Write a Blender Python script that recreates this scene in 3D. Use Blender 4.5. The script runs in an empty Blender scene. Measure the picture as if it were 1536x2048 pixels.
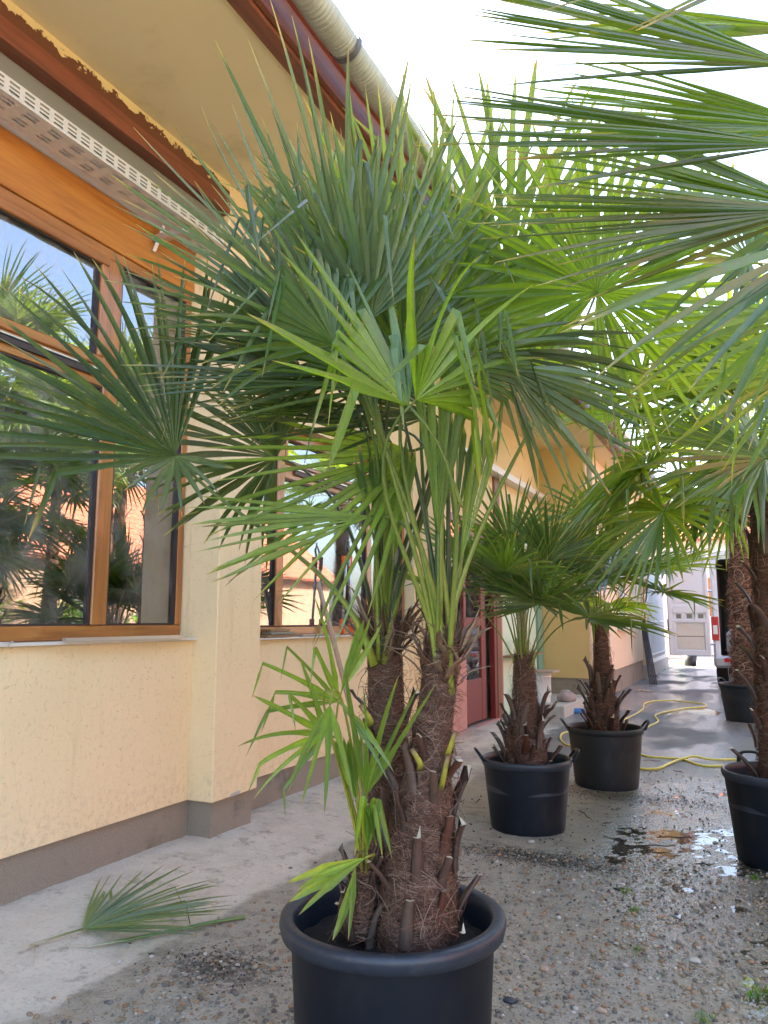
import bpy, bmesh, math, random
import numpy as np
from mathutils import Vector, Matrix

# ------------------------------------------------------------------ camera, world, sun, exposure
S = bpy.context.scene
COL = S.collection
R = math.radians
YAW, PITCH, F, CH = 0.442577, 0.139350, 1540.0, 1.35
CF = np.array([-math.sin(YAW)*math.cos(PITCH), math.cos(YAW)*math.cos(PITCH), math.sin(PITCH)])
CR = np.array([math.cos(YAW), math.sin(YAW), 0.0])
CU = np.cross(CR, CF)
C0 = np.array([0.0, 0.0, CH])
cam_d = bpy.data.cameras.new('camera'); cam = bpy.data.objects.new('camera', cam_d); COL.objects.link(cam)
cam.location = C0; cam.rotation_euler = (math.pi/2 + PITCH, 0, YAW)
cam_d.sensor_fit = 'VERTICAL'; cam_d.sensor_height = 36.0; cam_d.lens = 36.0*F/2048.0
cam_d.clip_start = 0.05; cam_d.clip_end = 2000
S.camera = cam
SUN_AZ, SUN_EL = -72.0, 37.0          # azimuth from +Y, negative = towards -X (behind the building)
w = bpy.data.worlds.new('World'); S.world = w; w.use_nodes = True
nt = w.node_tree; bg = nt.nodes['Background']
sky = nt.nodes.new('ShaderNodeTexSky'); sky.sky_type = 'NISHITA'; sky.sun_disc = False
sky.sun_elevation = R(SUN_EL); sky.sun_rotation = R(SUN_AZ)
sky.air_density = 0.85; sky.dust_density = 3.5; sky.ozone_density = 0.3
nt.links.new(sky.outputs[0], bg.inputs[0]); bg.inputs[1].default_value = 0.15
sd = bpy.data.lights.new('sun', 'SUN'); sd.energy = 5.0; sd.angle = R(0.5); sd.color = (1.0, 0.93, 0.82)
so = bpy.data.objects.new('sun', sd); COL.objects.link(so)
sv = Vector((math.sin(R(SUN_AZ))*math.cos(R(SUN_EL)), math.cos(R(SUN_AZ))*math.cos(R(SUN_EL)), math.sin(R(SUN_EL))))
so.rotation_euler = sv.to_track_quat('Z', 'Y').to_euler(); so.location = (0, 0, 30)
S.view_settings.view_transform = 'Standard'; S.view_settings.look = 'None'
S.view_settings.gamma = 1.0; S.view_settings.exposure = 3.15
S.render.engine = 'CYCLES'
S.cycles.max_bounces = 10; S.cycles.transparent_max_bounces = 16; S.cycles.diffuse_bounces = 5
S.cycles.glossy_bounces = 4

rng = random.Random(7)
nrg = np.random.RandomState(11)

# ------------------------------------------------------------------ helpers: picture ray to a point of the place
def ray(px, py): return CF + (px-768)/F*CR - (py-1024)/F*CU
def onx(px, py, X): d = ray(px, py); return C0 + d*(X/d[0])
def ony(px, py, Y): d = ray(px, py); return C0 + d*(Y/d[1])
def onz(px, py, Z): d = ray(px, py); return C0 + d*((Z-CH)/d[2])
def dep(px, py, D): return C0 + ray(px, py)*D
def cdir(phi, eps):
    p, e = R(phi), R(eps)
    return math.cos(e)*(math.cos(p)*CR + math.sin(p)*CU) - math.sin(e)*CF
def nz(v): v = np.asarray(v, float); return v/(np.linalg.norm(v)+1e-12)

# ------------------------------------------------------------------ materials
def new_mat(name):
    m = bpy.data.materials.new(name); m.use_nodes = True
    t = m.node_tree; t.nodes.clear()
    out = t.nodes.new('ShaderNodeOutputMaterial')
    return m, t, out
def N(t, typ, **kw):
    n = t.nodes.new('ShaderNode'+typ)
    ins = kw.pop('i', {})
    for k, v in kw.items(): setattr(n, k, v)
    for k, v in ins.items():
        s = n.inputs[k]
        if isinstance(v, bpy.types.NodeSocket): t.links.new(v, s)
        elif isinstance(v, bpy.types.Node): t.links.new(v.outputs[0], s)
        else: s.default_value = v
    return n
def M_(t, op, a, b=0.0, c=None, clamp=False):
    n = t.nodes.new('ShaderNodeMath'); n.operation = op; n.use_clamp = clamp
    for k, v in enumerate((a, b, c)):
        if v is None: continue
        if isinstance(v, (bpy.types.NodeSocket, bpy.types.Node)): t.links.new(v if isinstance(v, bpy.types.NodeSocket) else v.outputs[0], n.inputs[k])
        else: n.inputs[k].default_value = v
    return n.outputs[0]
def mixc(t, fac, a, b, mode='MIX'):
    n = t.nodes.new('ShaderNodeMix'); n.data_type = 'RGBA'; n.blend_type = mode
    for k, v in ((0, fac), (6, a), (7, b)):
        if isinstance(v, (bpy.types.NodeSocket, bpy.types.Node)): t.links.new(v if isinstance(v, bpy.types.NodeSocket) else v.outputs[0], n.inputs[k])
        elif k == 0: n.inputs[0].default_value = v
        else: n.inputs[k].default_value = (*v, 1) if len(v) == 3 else v
    return n.outputs[2]
def ramp(t, fac, stops, interp='LINEAR'):
    n = t.nodes.new('ShaderNodeValToRGB'); n.color_ramp.interpolation = interp
    e = n.color_ramp.elements
    while len(e) < len(stops): e.new(0.5)
    for k, (p, c) in enumerate(stops):
        e[k].position = p; e[k].color = (*c, 1) if len(c) == 3 else c
    t.links.new(fac if isinstance(fac, bpy.types.NodeSocket) else fac.outputs[0], n.inputs[0])
    return n.outputs[0]
def sstep(t, v, lo, hi):
    n = t.nodes.new('ShaderNodeMapRange'); n.interpolation_type = 'SMOOTHSTEP'
    t.links.new(v, n.inputs[0]); n.inputs[1].default_value = lo; n.inputs[2].default_value = hi
    return n.outputs[0]
def objco(t): return N(t, 'TexCoord').outputs['Object']
def noise(t, co, scale, detail=4, rough=0.55, dist=0.0):
    n = N(t, 'TexNoise', i={'Vector': co, 'Scale': scale, 'Detail': detail, 'Roughness': rough, 'Distortion': dist}); return n.outputs[0]
def mapping(t, co, sc): return N(t, 'Mapping', i={'Vector': co, 'Scale': sc}).outputs[0]

def simple(name, col, rough=0.6, var=0.25, scale=6.0, metal=0.0, bump=0.0, bscale=60.0, spec=0.5, stretch=(1,1,1), dark=None, dscale=2.5, damt=0.35):
    m, t, out = new_mat(name); co = mapping(t, objco(t), stretch)
    f = noise(t, co, scale, 5, 0.6)
    c = mixc(t, f, tuple(x*(1-var) for x in col), tuple(min(1, x*(1+var)) for x in col))
    if dark:
        d = sstep(t, noise(t, co, dscale, 6, 0.65), 0.52, 0.75)
        c = mixc(t, M_(t, 'MULTIPLY', d, damt), c, dark)
    p = N(t, 'BsdfPrincipled', i={'Base Color': c, 'Roughness': rough, 'Metallic': metal, 'Specular IOR Level': spec})
    if bump:
        b = N(t, 'Bump', i={'Strength': bump, 'Distance': 0.01, 'Height': noise(t, co, bscale, 6, 0.6)})
        t.links.new(b.outputs[0], p.inputs['Normal'])
    t.links.new(p.outputs[0], out.inputs[0]); return m

def stucco(name, col, grain=1.0):
    m, t, out = new_mat(name); co = objco(t)
    big = noise(t, co, 1.3, 5, 0.6); fine = noise(t, co, 90, 3, 0.6)
    # rubbed plaster: short worm scratches where a warped band crosses sparse patches
    wv = noise(t, co, 9, 3, 0.5); wob = N(t, 'VectorMath', operation='SCALE', i={0: N(t, 'TexNoise', i={'Vector': co, 'Scale': 7.0, 'Detail': 3.0}).outputs['Color'], 'Scale': 0.10}).outputs[0]
    co2 = N(t, 'VectorMath', operation='ADD', i={0: co, 1: wob}).outputs[0]
    vor = N(t, 'TexVoronoi', feature='DISTANCE_TO_EDGE', i={'Vector': mapping(t, co2, (1.6, 1.6, 1.0)), 'Scale': 26.0}).outputs[0]
    line = M_(t, 'SUBTRACT', 1.0, sstep(t, vor, 0.0, 0.05))
    patch = sstep(t, noise(t, co, 34, 2, 0.5), 0.53, 0.60)
    sc = M_(t, 'MULTIPLY', line, patch)
    c = mixc(t, big, tuple(x*0.90 for x in col), tuple(min(1, x*1.08) for x in col))
    c = mixc(t, M_(t, 'MULTIPLY', fine, 0.18), c, tuple(x*0.6 for x in col))
    c = mixc(t, M_(t, 'MULTIPLY', sc, 0.30*grain), c, tuple(x*0.45 for x in col))
    # rain and splash dirt
    st = sstep(t, noise(t, mapping(t, co, (1, 3.0, 0.35)), 2.4, 6, 0.65), 0.55, 0.8)
    c = mixc(t, M_(t, 'MULTIPLY', st, 0.22), c, (0.28, 0.22, 0.13))
    zz = N(t, 'SeparateXYZ', i={0: co}).outputs[2]
    sp = M_(t, 'MULTIPLY', M_(t, 'SUBTRACT', 1.0, sstep(t, zz, 0.28, 0.62)), sstep(t, noise(t, co, 26, 7, 0.75), 0.46, 0.66))
    c = mixc(t, M_(t, 'MULTIPLY', sp, 0.38), c, (0.42, 0.34, 0.22))
    cr = N(t, 'TexVoronoi', feature='DISTANCE_TO_EDGE', i={'Vector': co2, 'Scale': 1.1}).outputs[0]
    ck = M_(t, 'MULTIPLY', M_(t, 'SUBTRACT', 1.0, sstep(t, cr, 0.0, 0.0035)), sstep(t, big, 0.48, 0.56))
    c = mixc(t, M_(t, 'MULTIPLY', ck, 0.18), c, (0.35, 0.28, 0.18))
    hgt = M_(t, 'SUBTRACT', M_(t, 'MULTIPLY', fine, 0.35), M_(t, 'MULTIPLY', sc, 1.0*grain))
    b = N(t, 'Bump', i={'Strength': 0.55, 'Distance': 0.004, 'Height': hgt})
    p = N(t, 'BsdfPrincipled', i={'Base Color': c, 'Roughness': 0.85, 'Specular IOR Level': 0.25, 'Normal': b})
    t.links.new(p.outputs[0], out.inputs[0]); return m

def wood(name, col, dark, axis=1, rough=0.45, coat=0.0, knots=True):
    m, t, out = new_mat(name); sc = [14, 14, 14]; sc[axis] = 0.9
    co = mapping(t, objco(t), tuple(sc))
    f = noise(t, co, 2.2, 6, 0.65, 0.6)
    c = mixc(t, sstep(t, f, 0.3, 0.75), col, dark)
    if knots:
        k = N(t, 'TexVoronoi', i={'Vector': mapping(t, objco(t), tuple(7 if a != axis else 2.2 for a in range(3))), 'Scale': 1.0}).outputs[0]
        c = mixc(t, M_(t, 'SUBTRACT', 0.8, sstep(t, k, 0.03, 0.10), clamp=True), c, tuple(x*0.35 for x in dark))
    c = mixc(t, M_(t, 'MULTIPLY', noise(t, objco(t), 1.7, 3), 0.3), c, tuple(x*0.6 for x in col))
    p = N(t, 'BsdfPrincipled', i={'Base Color': c, 'Roughness': rough, 'Coat Weight': coat})
    b = N(t, 'Bump', i={'Strength': 0.12, 'Distance': 0.003, 'Height': f}); t.links.new(b.outputs[0], p.inputs['Normal'])
    t.links.new(p.outputs[0], out.inputs[0]); return m

def leaf_mat(name):
    m, t, out = new_mat(name)
    at = N(t, 'Attribute', attribute_name='tint'); c = at.outputs['Color']
    fine = noise(t, objco(t), 55, 3, 0.6)
    c = mixc(t, M_(t, 'MULTIPLY', sstep(t, noise(t, objco(t), 9, 5, 0.7), 0.55, 0.75), 0.35), c, (0.22, 0.24, 0.05))
    vein = M_(t, 'SINE', M_(t, 'MULTIPLY', at.outputs['Alpha'], 75.0))
    c1 = mixc(t, M_(t, 'MULTIPLY', fine, 0.45), c, (0.03, 0.045, 0.015))
    c1 = mixc(t, M_(t, 'MULTIPLY', M_(t, 'ADD', vein, 1.0), 0.10), c1, mixc(t, 1.0, c1, (1.9, 1.7, 1.3), 'MULTIPLY'))
    back = N(t, 'NewGeometry').outputs['Backfacing']
    cb = mixc(t, 0.16, c1, (0.20, 0.30, 0.22))
    cc = mixc(t, back, c1, cb)
    p = N(t, 'BsdfPrincipled', i={'Base Color': cc, 'Roughness': 0.34, 'Specular IOR Level': 0.7, 'Coat Weight': 0.6, 'Coat Roughness': 0.22, 'Coat IOR': 1.5})
    tc = mixc(t, 1.0, c1, (4.4, 3.6, 0.9), 'MULTIPLY')
    tr = N(t, 'BsdfTranslucent', i={'Color': tc})
    mx = N(t, 'MixShader', i={0: 0.38, 1: p.outputs[0], 2: tr.outputs[0]})
    b = N(t, 'Bump', i={'Strength': 0.35, 'Distance': 0.0012, 'Height': M_(t, 'ADD', M_(t, 'MULTIPLY', vein, 0.35), M_(t, 'MULTIPLY', fine, 0.6))}); t.links.new(b.outputs[0], p.inputs['Normal'])
    t.links.new(mx.outputs[0], out.inputs[0]); return m

def tint_mat(name, rough=0.8, bump=0.3, bscale=80, spec=0.3, trans=0.0):
    m, t, out = new_mat(name)
    at = N(t, 'Attribute', attribute_name='tint'); f = noise(t, objco(t), bscale, 4, 0.6)
    c = mixc(t, f, at.outputs['Color'], (0.5, 0.5, 0.5), 'MULTIPLY') if False else mixc(t, M_(t, 'MULTIPLY', f, 0.55), at.outputs['Color'], (0.02, 0.015, 0.01))
    p = N(t, 'BsdfPrincipled', i={'Base Color': c, 'Roughness': rough, 'Specular IOR Level': spec})
    b = N(t, 'Bump', i={'Strength': bump, 'Distance': 0.002, 'Height': f}); t.links.new(b.outputs[0], p.inputs['Normal'])
    t.links.new(p.outputs[0], out.inputs[0]); return m

def glass_mat(name, ior=3.3, tint=(0.8, 0.85, 0.85)):
    m, t, out = new_mat(name)
    f = N(t, 'Fresnel', i={'IOR': ior})
    wv = N(t, 'Bump', i={'Strength': 0.05, 'Distance': 0.01, 'Height': noise(t, objco(t), 2.2, 2, 0.4)})
    g = N(t, 'BsdfGlossy', i={'Color': (0.95, 0.97, 1, 1), 'Roughness': 0.012, 'Normal': wv})
    tr = N(t, 'BsdfTransparent', i={'Color': (*tint, 1)})
    mx = N(t, 'MixShader', i={0: f, 1: tr.outputs[0], 2: g.outputs[0]})
    dust_veil = N(t, 'BsdfDiffuse', i={'Color': (0.5, 0.5, 0.46, 1)})  # dust film thickened into a pale veil that lightens the reflections
    df = M_(t, 'MULTIPLY', sstep(t, noise(t, objco(t), 5, 6, 0.7), 0.35, 0.75), 0.24)
    m2 = N(t, 'MixShader', i={0: df, 1: mx.outputs[0], 2: dust_veil.outputs[0]})
    t.links.new(m2.outputs[0], out.inputs[0]); return m

MAT = {}
MAT['stucco'] = stucco('yellow_stucco', (0.82, 0.65, 0.39))
MAT['stucco2'] = stucco('shaded_stucco', (0.66, 0.46, 0.19), 0.4)  # darker copy of the yellow stucco, shade put into its colour
MAT['far_stucco'] = stucco('lit_far_stucco', (0.80, 0.62, 0.42), 0.3)  # paler copy for the far block's better lit side face
MAT['soffit'] = simple('soffit_paint', (0.74, 0.61, 0.34), 0.6, 0.06, 1.5, bump=0.05, bscale=20, dark=(0.36, 0.28, 0.12))
MAT['plinth'] = simple('plinth_render', (0.32, 0.265, 0.20), 0.92, 0.55, 170, bump=1.0, bscale=200, dark=(0.13, 0.11, 0.085), dscale=4, damt=0.75)
MAT['conc'] = simple('pale_concrete', (0.44, 0.42, 0.37), 0.85, 0.2, 14, bump=0.4, bscale=90, dark=(0.2, 0.19, 0.17))
MAT['winwood'] = wood('golden_window_wood', (0.42, 0.175, 0.045), (0.24, 0.085, 0.022), 2, 0.35, 0.3)
MAT['winwoodh'] = wood('golden_window_wood_h', (0.40, 0.165, 0.042), (0.22, 0.08, 0.02), 1, 0.35, 0.3)
MAT['lintel'] = wood('orange_lintel_wood', (0.50, 0.20, 0.03), (0.33, 0.11, 0.018), 1, 0.4, 0.2)
MAT['redboard'] = wood('red_brown_board', (0.24, 0.075, 0.036), (0.13, 0.042, 0.024), 1, 0.5)
MAT['brown'] = wood('brown_post', (0.24, 0.10, 0.045), (0.12, 0.05, 0.025), 2, 0.55)
MAT['rub'] = simple('dark_rubber', (0.03, 0.02, 0.02), 0.5)
MAT['grey'] = simple('grey_panel', (0.20, 0.20, 0.16), 0.5, 0.08, 3)
MAT['white'] = simple('white_plastic', (0.74, 0.74, 0.72), 0.4, 0.06, 4, dark=(0.45, 0.42, 0.36))
MAT['alu'] = simple('aluminium', (0.62, 0.63, 0.65), 0.35, 0.08, 12, metal=0.8)
MAT['tray'] = simple('galvanised_tray', (0.66, 0.66, 0.62), 0.45, 0.12, 30, metal=0.25)
MAT['marble'] = simple('pale_sill_stone', (0.66, 0.62, 0.54), 0.5, 0.1, 20, dark=(0.4, 0.36, 0.3))
MAT['red'] = simple('red_door_paint', (0.17, 0.020, 0.016), 0.4, 0.15, 6, dark=(0.13, 0.02, 0.02))
MAT['pink'] = simple('faded_pink_paint', (0.50, 0.23, 0.185), 0.6, 0.12, 5, dark=(0.42, 0.2, 0.16))
MAT['mint'] = simple('mint_paint', (0.55, 0.72, 0.56), 0.6, 0.06, 4)
MAT['green'] = simple('green_frame_paint', (0.24, 0.42, 0.32), 0.5, 0.1, 5)
MAT['potblk'] = simple('black_pot_plastic', (0.0026, 0.0055, 0.0110), 0.46, 0.3, 9, bump=0.06, bscale=40, spec=0.35, dark=(0.030, 0.028, 0.026), dscale=7, damt=0.35, stretch=(1, 1, 0.5))
MAT['potrim'] = simple('worn_lit_rim_plastic', (0.020, 0.027, 0.040), 0.42, 0.35, 30, bump=0.15, bscale=60, dark=(0.07, 0.07, 0.07), dscale=16, damt=0.5)  # scuffed plastic, base also lightened to carry bluish highlights on the lip
MAT['potold'] = simple('dusty_pot_plastic', (0.012, 0.014, 0.017), 0.55, 0.35, 9, bump=0.06, dark=(0.06, 0.056, 0.05), dscale=5, damt=0.6, stretch=(1, 1, 0.4))
MAT['soil'] = simple('black_soil', (0.016, 0.012, 0.009), 0.95, 0.5, 80, bump=1.0, bscale=120)
MAT['leaf'] = leaf_mat('palm_leaf')
MAT['stalk'] = tint_mat('palm_stalk', 0.45, 0.1, 50, 0.5)
MAT['fibre'] = tint_mat('trunk_fibre', 0.75, 0.2, 200, 0.3)
MAT['trunk'] = tint_mat('trunk_core', 0.9, 1.0, 60, 0.2)
MAT['stone'] = tint_mat('pebbles', 0.6, 0.2, 300, 0.4)
MAT['glass'] = glass_mat('window_glass')
MAT['pole'] = wood('bleached_pole', (0.48, 0.36, 0.26), (0.36, 0.25, 0.18), 2, 0.6, 0, False)
MAT['plank'] = wood('weathered_plank', (0.36, 0.23, 0.12), (0.2, 0.12, 0.06), 2, 0.7)
MAT['hose'] = simple('yellow_hose', (0.68, 0.56, 0.10), 0.45, 0.12, 20, dark=(0.35, 0.28, 0.08), dscale=9)
MAT['orange'] = simple('orange_grip', (0.80, 0.13, 0.02), 0.4)
MAT['gutter'] = simple('old_gutter_zinc', (0.42, 0.42, 0.33), 0.5, 0.25, 5, metal=0.2, bump=1.0, bscale=5, stretch=(1, 11, 1), dark=(0.17, 0.15, 0.11), dscale=2, damt=0.6)
MAT['band'] = simple('gutter_band', (0.13, 0.12, 0.13), 0.5, metal=0.4)
MAT['tile'] = simple('clay_roof_tile', (0.42, 0.135, 0.07), 0.8, 0.3, 9, bump=0.3)
MAT['metal'] = simple('dark_steel', (0.06, 0.07, 0.085), 0.5, 0.3, 20, metal=0.5)
MAT['vanw'] = simple('white_van_paint', (0.72, 0.74, 0.78), 0.3, 0.03, 3, dark=(0.5, 0.46, 0.4), damt=0.2)
MAT['vans'] = simple('silver_bumper', (0.36, 0.37, 0.38), 0.35, 0.06, 5, metal=0.3)
MAT['tyre'] = simple('tyre', (0.018, 0.018, 0.018), 0.8)
MAT['tail'] = simple('tail_lamp_red', (0.45, 0.015, 0.02), 0.15)
MAT['dark'] = simple('dark_interior', (0.07, 0.065, 0.06), 0.8)
MAT['roomw'] = simple('room_wall', (0.30, 0.29, 0.27), 0.9)
MAT['cloth'] = simple('cloth', (0.35, 0.27, 0.25), 0.9, 0.5, 15)
MAT['curtain'] = simple('grey_curtain', (0.52, 0.55, 0.58), 0.8, 0.05, 4)
MAT['bark'] = simple('twig_bark', (0.06, 0.04, 0.025), 0.9, 0.4, 40)
MAT['cwhite'] = simple('whitewash', (0.66, 0.63, 0.58), 0.85, 0.06, 3)
MAT['brickish'] = simple('weathered_brick_wall', (0.33, 0.20, 0.13), 0.9, 0.4, 5, dark=(0.12, 0.09, 0.07), damt=0.6)
MAT['cblue'] = simple('blue_plastic', (0.05, 0.2, 0.5), 0.4)

def peel_mat():
    m, t, out = new_mat('peeling_paint'); co = objco(t)
    f = M_(t, 'ADD', M_(t, 'MULTIPLY', noise(t, mapping(t, co, (1, .8, 1.6)), 8, 3, 0.5, 1.2), .65), M_(t, 'MULTIPLY', noise(t, co, 55, 4, 0.6), .35))
    zz = N(t, 'SeparateXYZ', i={0: co}).outputs[2]
    e = M_(t, 'ADD', f, M_(t, 'MULTIPLY', M_(t, 'SUBTRACT', zz, 4.14), 3.6))
    k = sstep(t, e, 0.53, 0.56)
    c = mixc(t, k, (0.13, 0.048, 0.02), (0.70, 0.56, 0.26))
    b = N(t, 'Bump', i={'Strength': 0.8, 'Distance': 0.004, 'Height': k})
    p = N(t, 'BsdfPrincipled', i={'Base Color': c, 'Roughness': 0.7, 'Normal': b})
    t.links.new(p.outputs[0], out.inputs[0]); return m
MAT['peel'] = peel_mat()

def ground_mat():
    m, t, out = new_mat('exposed_aggregate_concrete'); co = objco(t)
    sep = N(t, 'SeparateXYZ', i={0: co}); X, Y = sep.outputs[0], sep.outputs[1]
    n1 = noise(t, co, 1.1, 6, 0.62); n2 = noise(t, co, 7, 6, 0.65); n3 = noise(t, co, 60, 5, 0.6)
    base = mixc(t, n2, (0.27, 0.240, 0.185), (0.47, 0.43, 0.345))
    base = mixc(t, M_(t, 'MULTIPLY', sstep(t, n1, 0.45, 0.7), 0.6), base, (0.34, 0.27, 0.16))     # dried mud film
    v = N(t, 'TexVoronoi', i={'Vector': mapping(t, co, (1, 1, 0.2)), 'Scale': 95.0, 'Randomness': 1.0})
    peb = M_(t, 'SUBTRACT', 1.0, sstep(t, v.outputs[0], 0.22, 0.40))
    pc = ramp(t, N(t, 'SeparateColor', i={0: v.outputs[1]}).outputs[0], [(0, (0.10, 0.09, 0.08)), (0.35, (0.22, 0.20, 0.17)), (0.6, (0.36, 0.29, 0.19)), (0.85, (0.50, 0.46, 0.38)), (1, (0.62, 0.60, 0.56))], 'CONSTANT')
    keep = sstep(t, N(t, 'SeparateColor', i={0: v.outputs[1]}).outputs[1], 0.25, 0.35)
    aggr = M_(t, 'MULTIPLY', peb, keep)
    # asphalt further down the lane
    asp = sstep(t, M_(t, 'ADD', Y, M_(t, 'MULTIPLY', n1, 2.0)), 7.7, 8.3)
    dirt = sstep(t, noise(t, co, 2.3, 7, 0.7), 0.56, 0.70)
    near_peb = M_(t, 'MULTIPLY', aggr, M_(t, 'SUBTRACT', 1.0, M_(t, 'MULTIPLY', dirt, 0.8)))
    c = mixc(t, M_(t, 'MULTIPLY', near_peb, 0.7), base, pc)
    c = mixc(t, M_(t, 'MULTIPLY', dirt, 0.6), c, (0.13, 0.095, 0.06))
    d2 = sstep(t, noise(t, mapping(t, co, (1, 1.6, 1)), 5.5, 8, 0.78), 0.50, 0.62)
    c = mixc(t, M_(t, 'MULTIPLY', d2, 0.45), c, (0.16, 0.135, 0.10))
    ac = mixc(t, n2, (0.105, 0.105, 0.108), (0.20, 0.198, 0.195))
    c = mixc(t, asp, c, ac)
    # smooth cement apron along the wall
    en = M_(t, 'ADD', M_(t, 'MULTIPLY', noise(t, co, 2.0, 6, 0.6), 0.55), M_(t, 'MULTIPLY', n3, 0.06))
    ed = M_(t, 'ADD', X, en)
    ap = M_(t, 'SUBTRACT', 1.0, sstep(t, ed, -2.02, -1.93))
    apc = mixc(t, n2, (0.46, 0.42, 0.34), (0.68, 0.63, 0.53))
    apc = mixc(t, M_(t, 'MULTIPLY', sstep(t, n3, 0.5, 0.7), 0.3), apc, (0.2, 0.17, 0.13))
    apc = mixc(t, M_(t, 'MULTIPLY', sstep(t, n1, 0.50, 0.66), 0.5), apc, (0.22, 0.185, 0.14))
    apc = mixc(t, M_(t, 'MULTIPLY', sstep(t, noise(t, co, 9, 8, 0.75), 0.53, 0.66), 0.55), apc, (0.21, 0.175, 0.13))
    ap = M_(t, 'MULTIPLY', ap, M_(t, 'SUBTRACT', 1.0, sstep(t, Y, 9.0, 12.0)))
    c = mixc(t, ap, c, apc)
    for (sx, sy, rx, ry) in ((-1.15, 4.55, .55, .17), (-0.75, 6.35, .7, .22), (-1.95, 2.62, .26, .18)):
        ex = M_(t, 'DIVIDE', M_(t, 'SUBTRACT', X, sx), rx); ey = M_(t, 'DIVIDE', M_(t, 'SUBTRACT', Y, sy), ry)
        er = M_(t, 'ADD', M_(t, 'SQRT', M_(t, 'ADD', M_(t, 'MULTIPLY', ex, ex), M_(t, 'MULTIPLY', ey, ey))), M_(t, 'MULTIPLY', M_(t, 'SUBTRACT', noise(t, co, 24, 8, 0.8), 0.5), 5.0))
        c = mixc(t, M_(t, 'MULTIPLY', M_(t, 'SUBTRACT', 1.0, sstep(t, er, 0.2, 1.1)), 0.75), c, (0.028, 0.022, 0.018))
    # wet patch in the lane
    dx = M_(t, 'MULTIPLY', M_(t, 'SUBTRACT', X, 0.15), 0.95); dy = M_(t, 'MULTIPLY', M_(t, 'SUBTRACT', Y, 5.4), 0.42)
    r = M_(t, 'SQRT', M_(t, 'ADD', M_(t, 'MULTIPLY', dx, dx), M_(t, 'MULTIPLY', dy, dy)))
    r = M_(t, 'ADD', r, M_(t, 'MULTIPLY', M_(t, 'SUBTRACT', noise(t, co, 2.2, 6, 0.65), 0.5), 1.1))
    wet = M_(t, 'SUBTRACT', 1.0, sstep(t, r, 0.9, 1.6))
    wet2 = M_(t, 'MULTIPLY', sstep(t, Y, 6.0, 7.0), sstep(t, noise(t, mapping(t, co, (1, 0.35, 1)), 1.3, 4), 0.40, 0.55))
    wet = M_(t, 'MAXIMUM', wet, M_(t, 'MULTIPLY', wet2, 0.85))
    c = mixc(t, M_(t, 'MULTIPLY', wet, 0.45), c, mixc(t, 1.0, c, (0.35, 0.35, 0.36), 'MULTIPLY'))
    rough = M_(t, 'SUBTRACT', 0.88, M_(t, 'MULTIPLY', wet, M_(t, 'ADD', 0.50, M_(t, 'MULTIPLY', n3, 0.25))))
    hgt = M_(t, 'ADD', M_(t, 'MULTIPLY', aggr, 0.6), M_(t, 'ADD', M_(t, 'MULTIPLY', n3, 0.7), M_(t, 'MULTIPLY', noise(t, co, 220, 3), 0.3)))
    bs = M_(t, 'SUBTRACT', 0.75, M_(t, 'MULTIPLY', ap, 0.35))
    b = N(t, 'Bump', i={'Strength': bs, 'Distance': 0.014, 'Height': hgt})
    hb = M_(t, 'ADD', M_(t, 'MULTIPLY', noise(t, co, 38, 3, 0.6), 1.0), M_(t, 'MULTIPLY', aggr, 0.25))
    cb = N(t, 'Bump', i={'Strength': 1.0, 'Distance': 0.016, 'Height': hb})
    p = N(t, 'BsdfPrincipled', i={'Base Color': c, 'Roughness': rough, 'Normal': b, 'Specular IOR Level': 0.5, 'Coat Weight': wet, 'Coat Roughness': 0.10, 'Coat IOR': 1.6, 'Coat Normal': cb})
    t.links.new(p.outputs[0], out.inputs[0]); return m
MAT['ground'] = ground_mat()

def water_mat():
    m, t, out = new_mat('thin_water'); co = objco(t)
    b = N(t, 'Bump', i={'Strength': 0.10, 'Distance': 0.01, 'Height': noise(t, co, 14, 2, 0.5)})
    f = N(t, 'Fresnel', i={'IOR': 1.5, 'Normal': b})
    g = N(t, 'BsdfGlossy', i={'Roughness': 0.03, 'Normal': b})
    tr = N(t, 'BsdfTransparent', i={'Color': (0.90, 0.87, 0.80, 1)})
    mx = N(t, 'MixShader', i={0: f, 1: tr.outputs[0], 2: g.outputs[0]})
    t.links.new(mx.outputs[0], out.inputs[0]); return m
MAT['water'] = water_mat()

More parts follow.
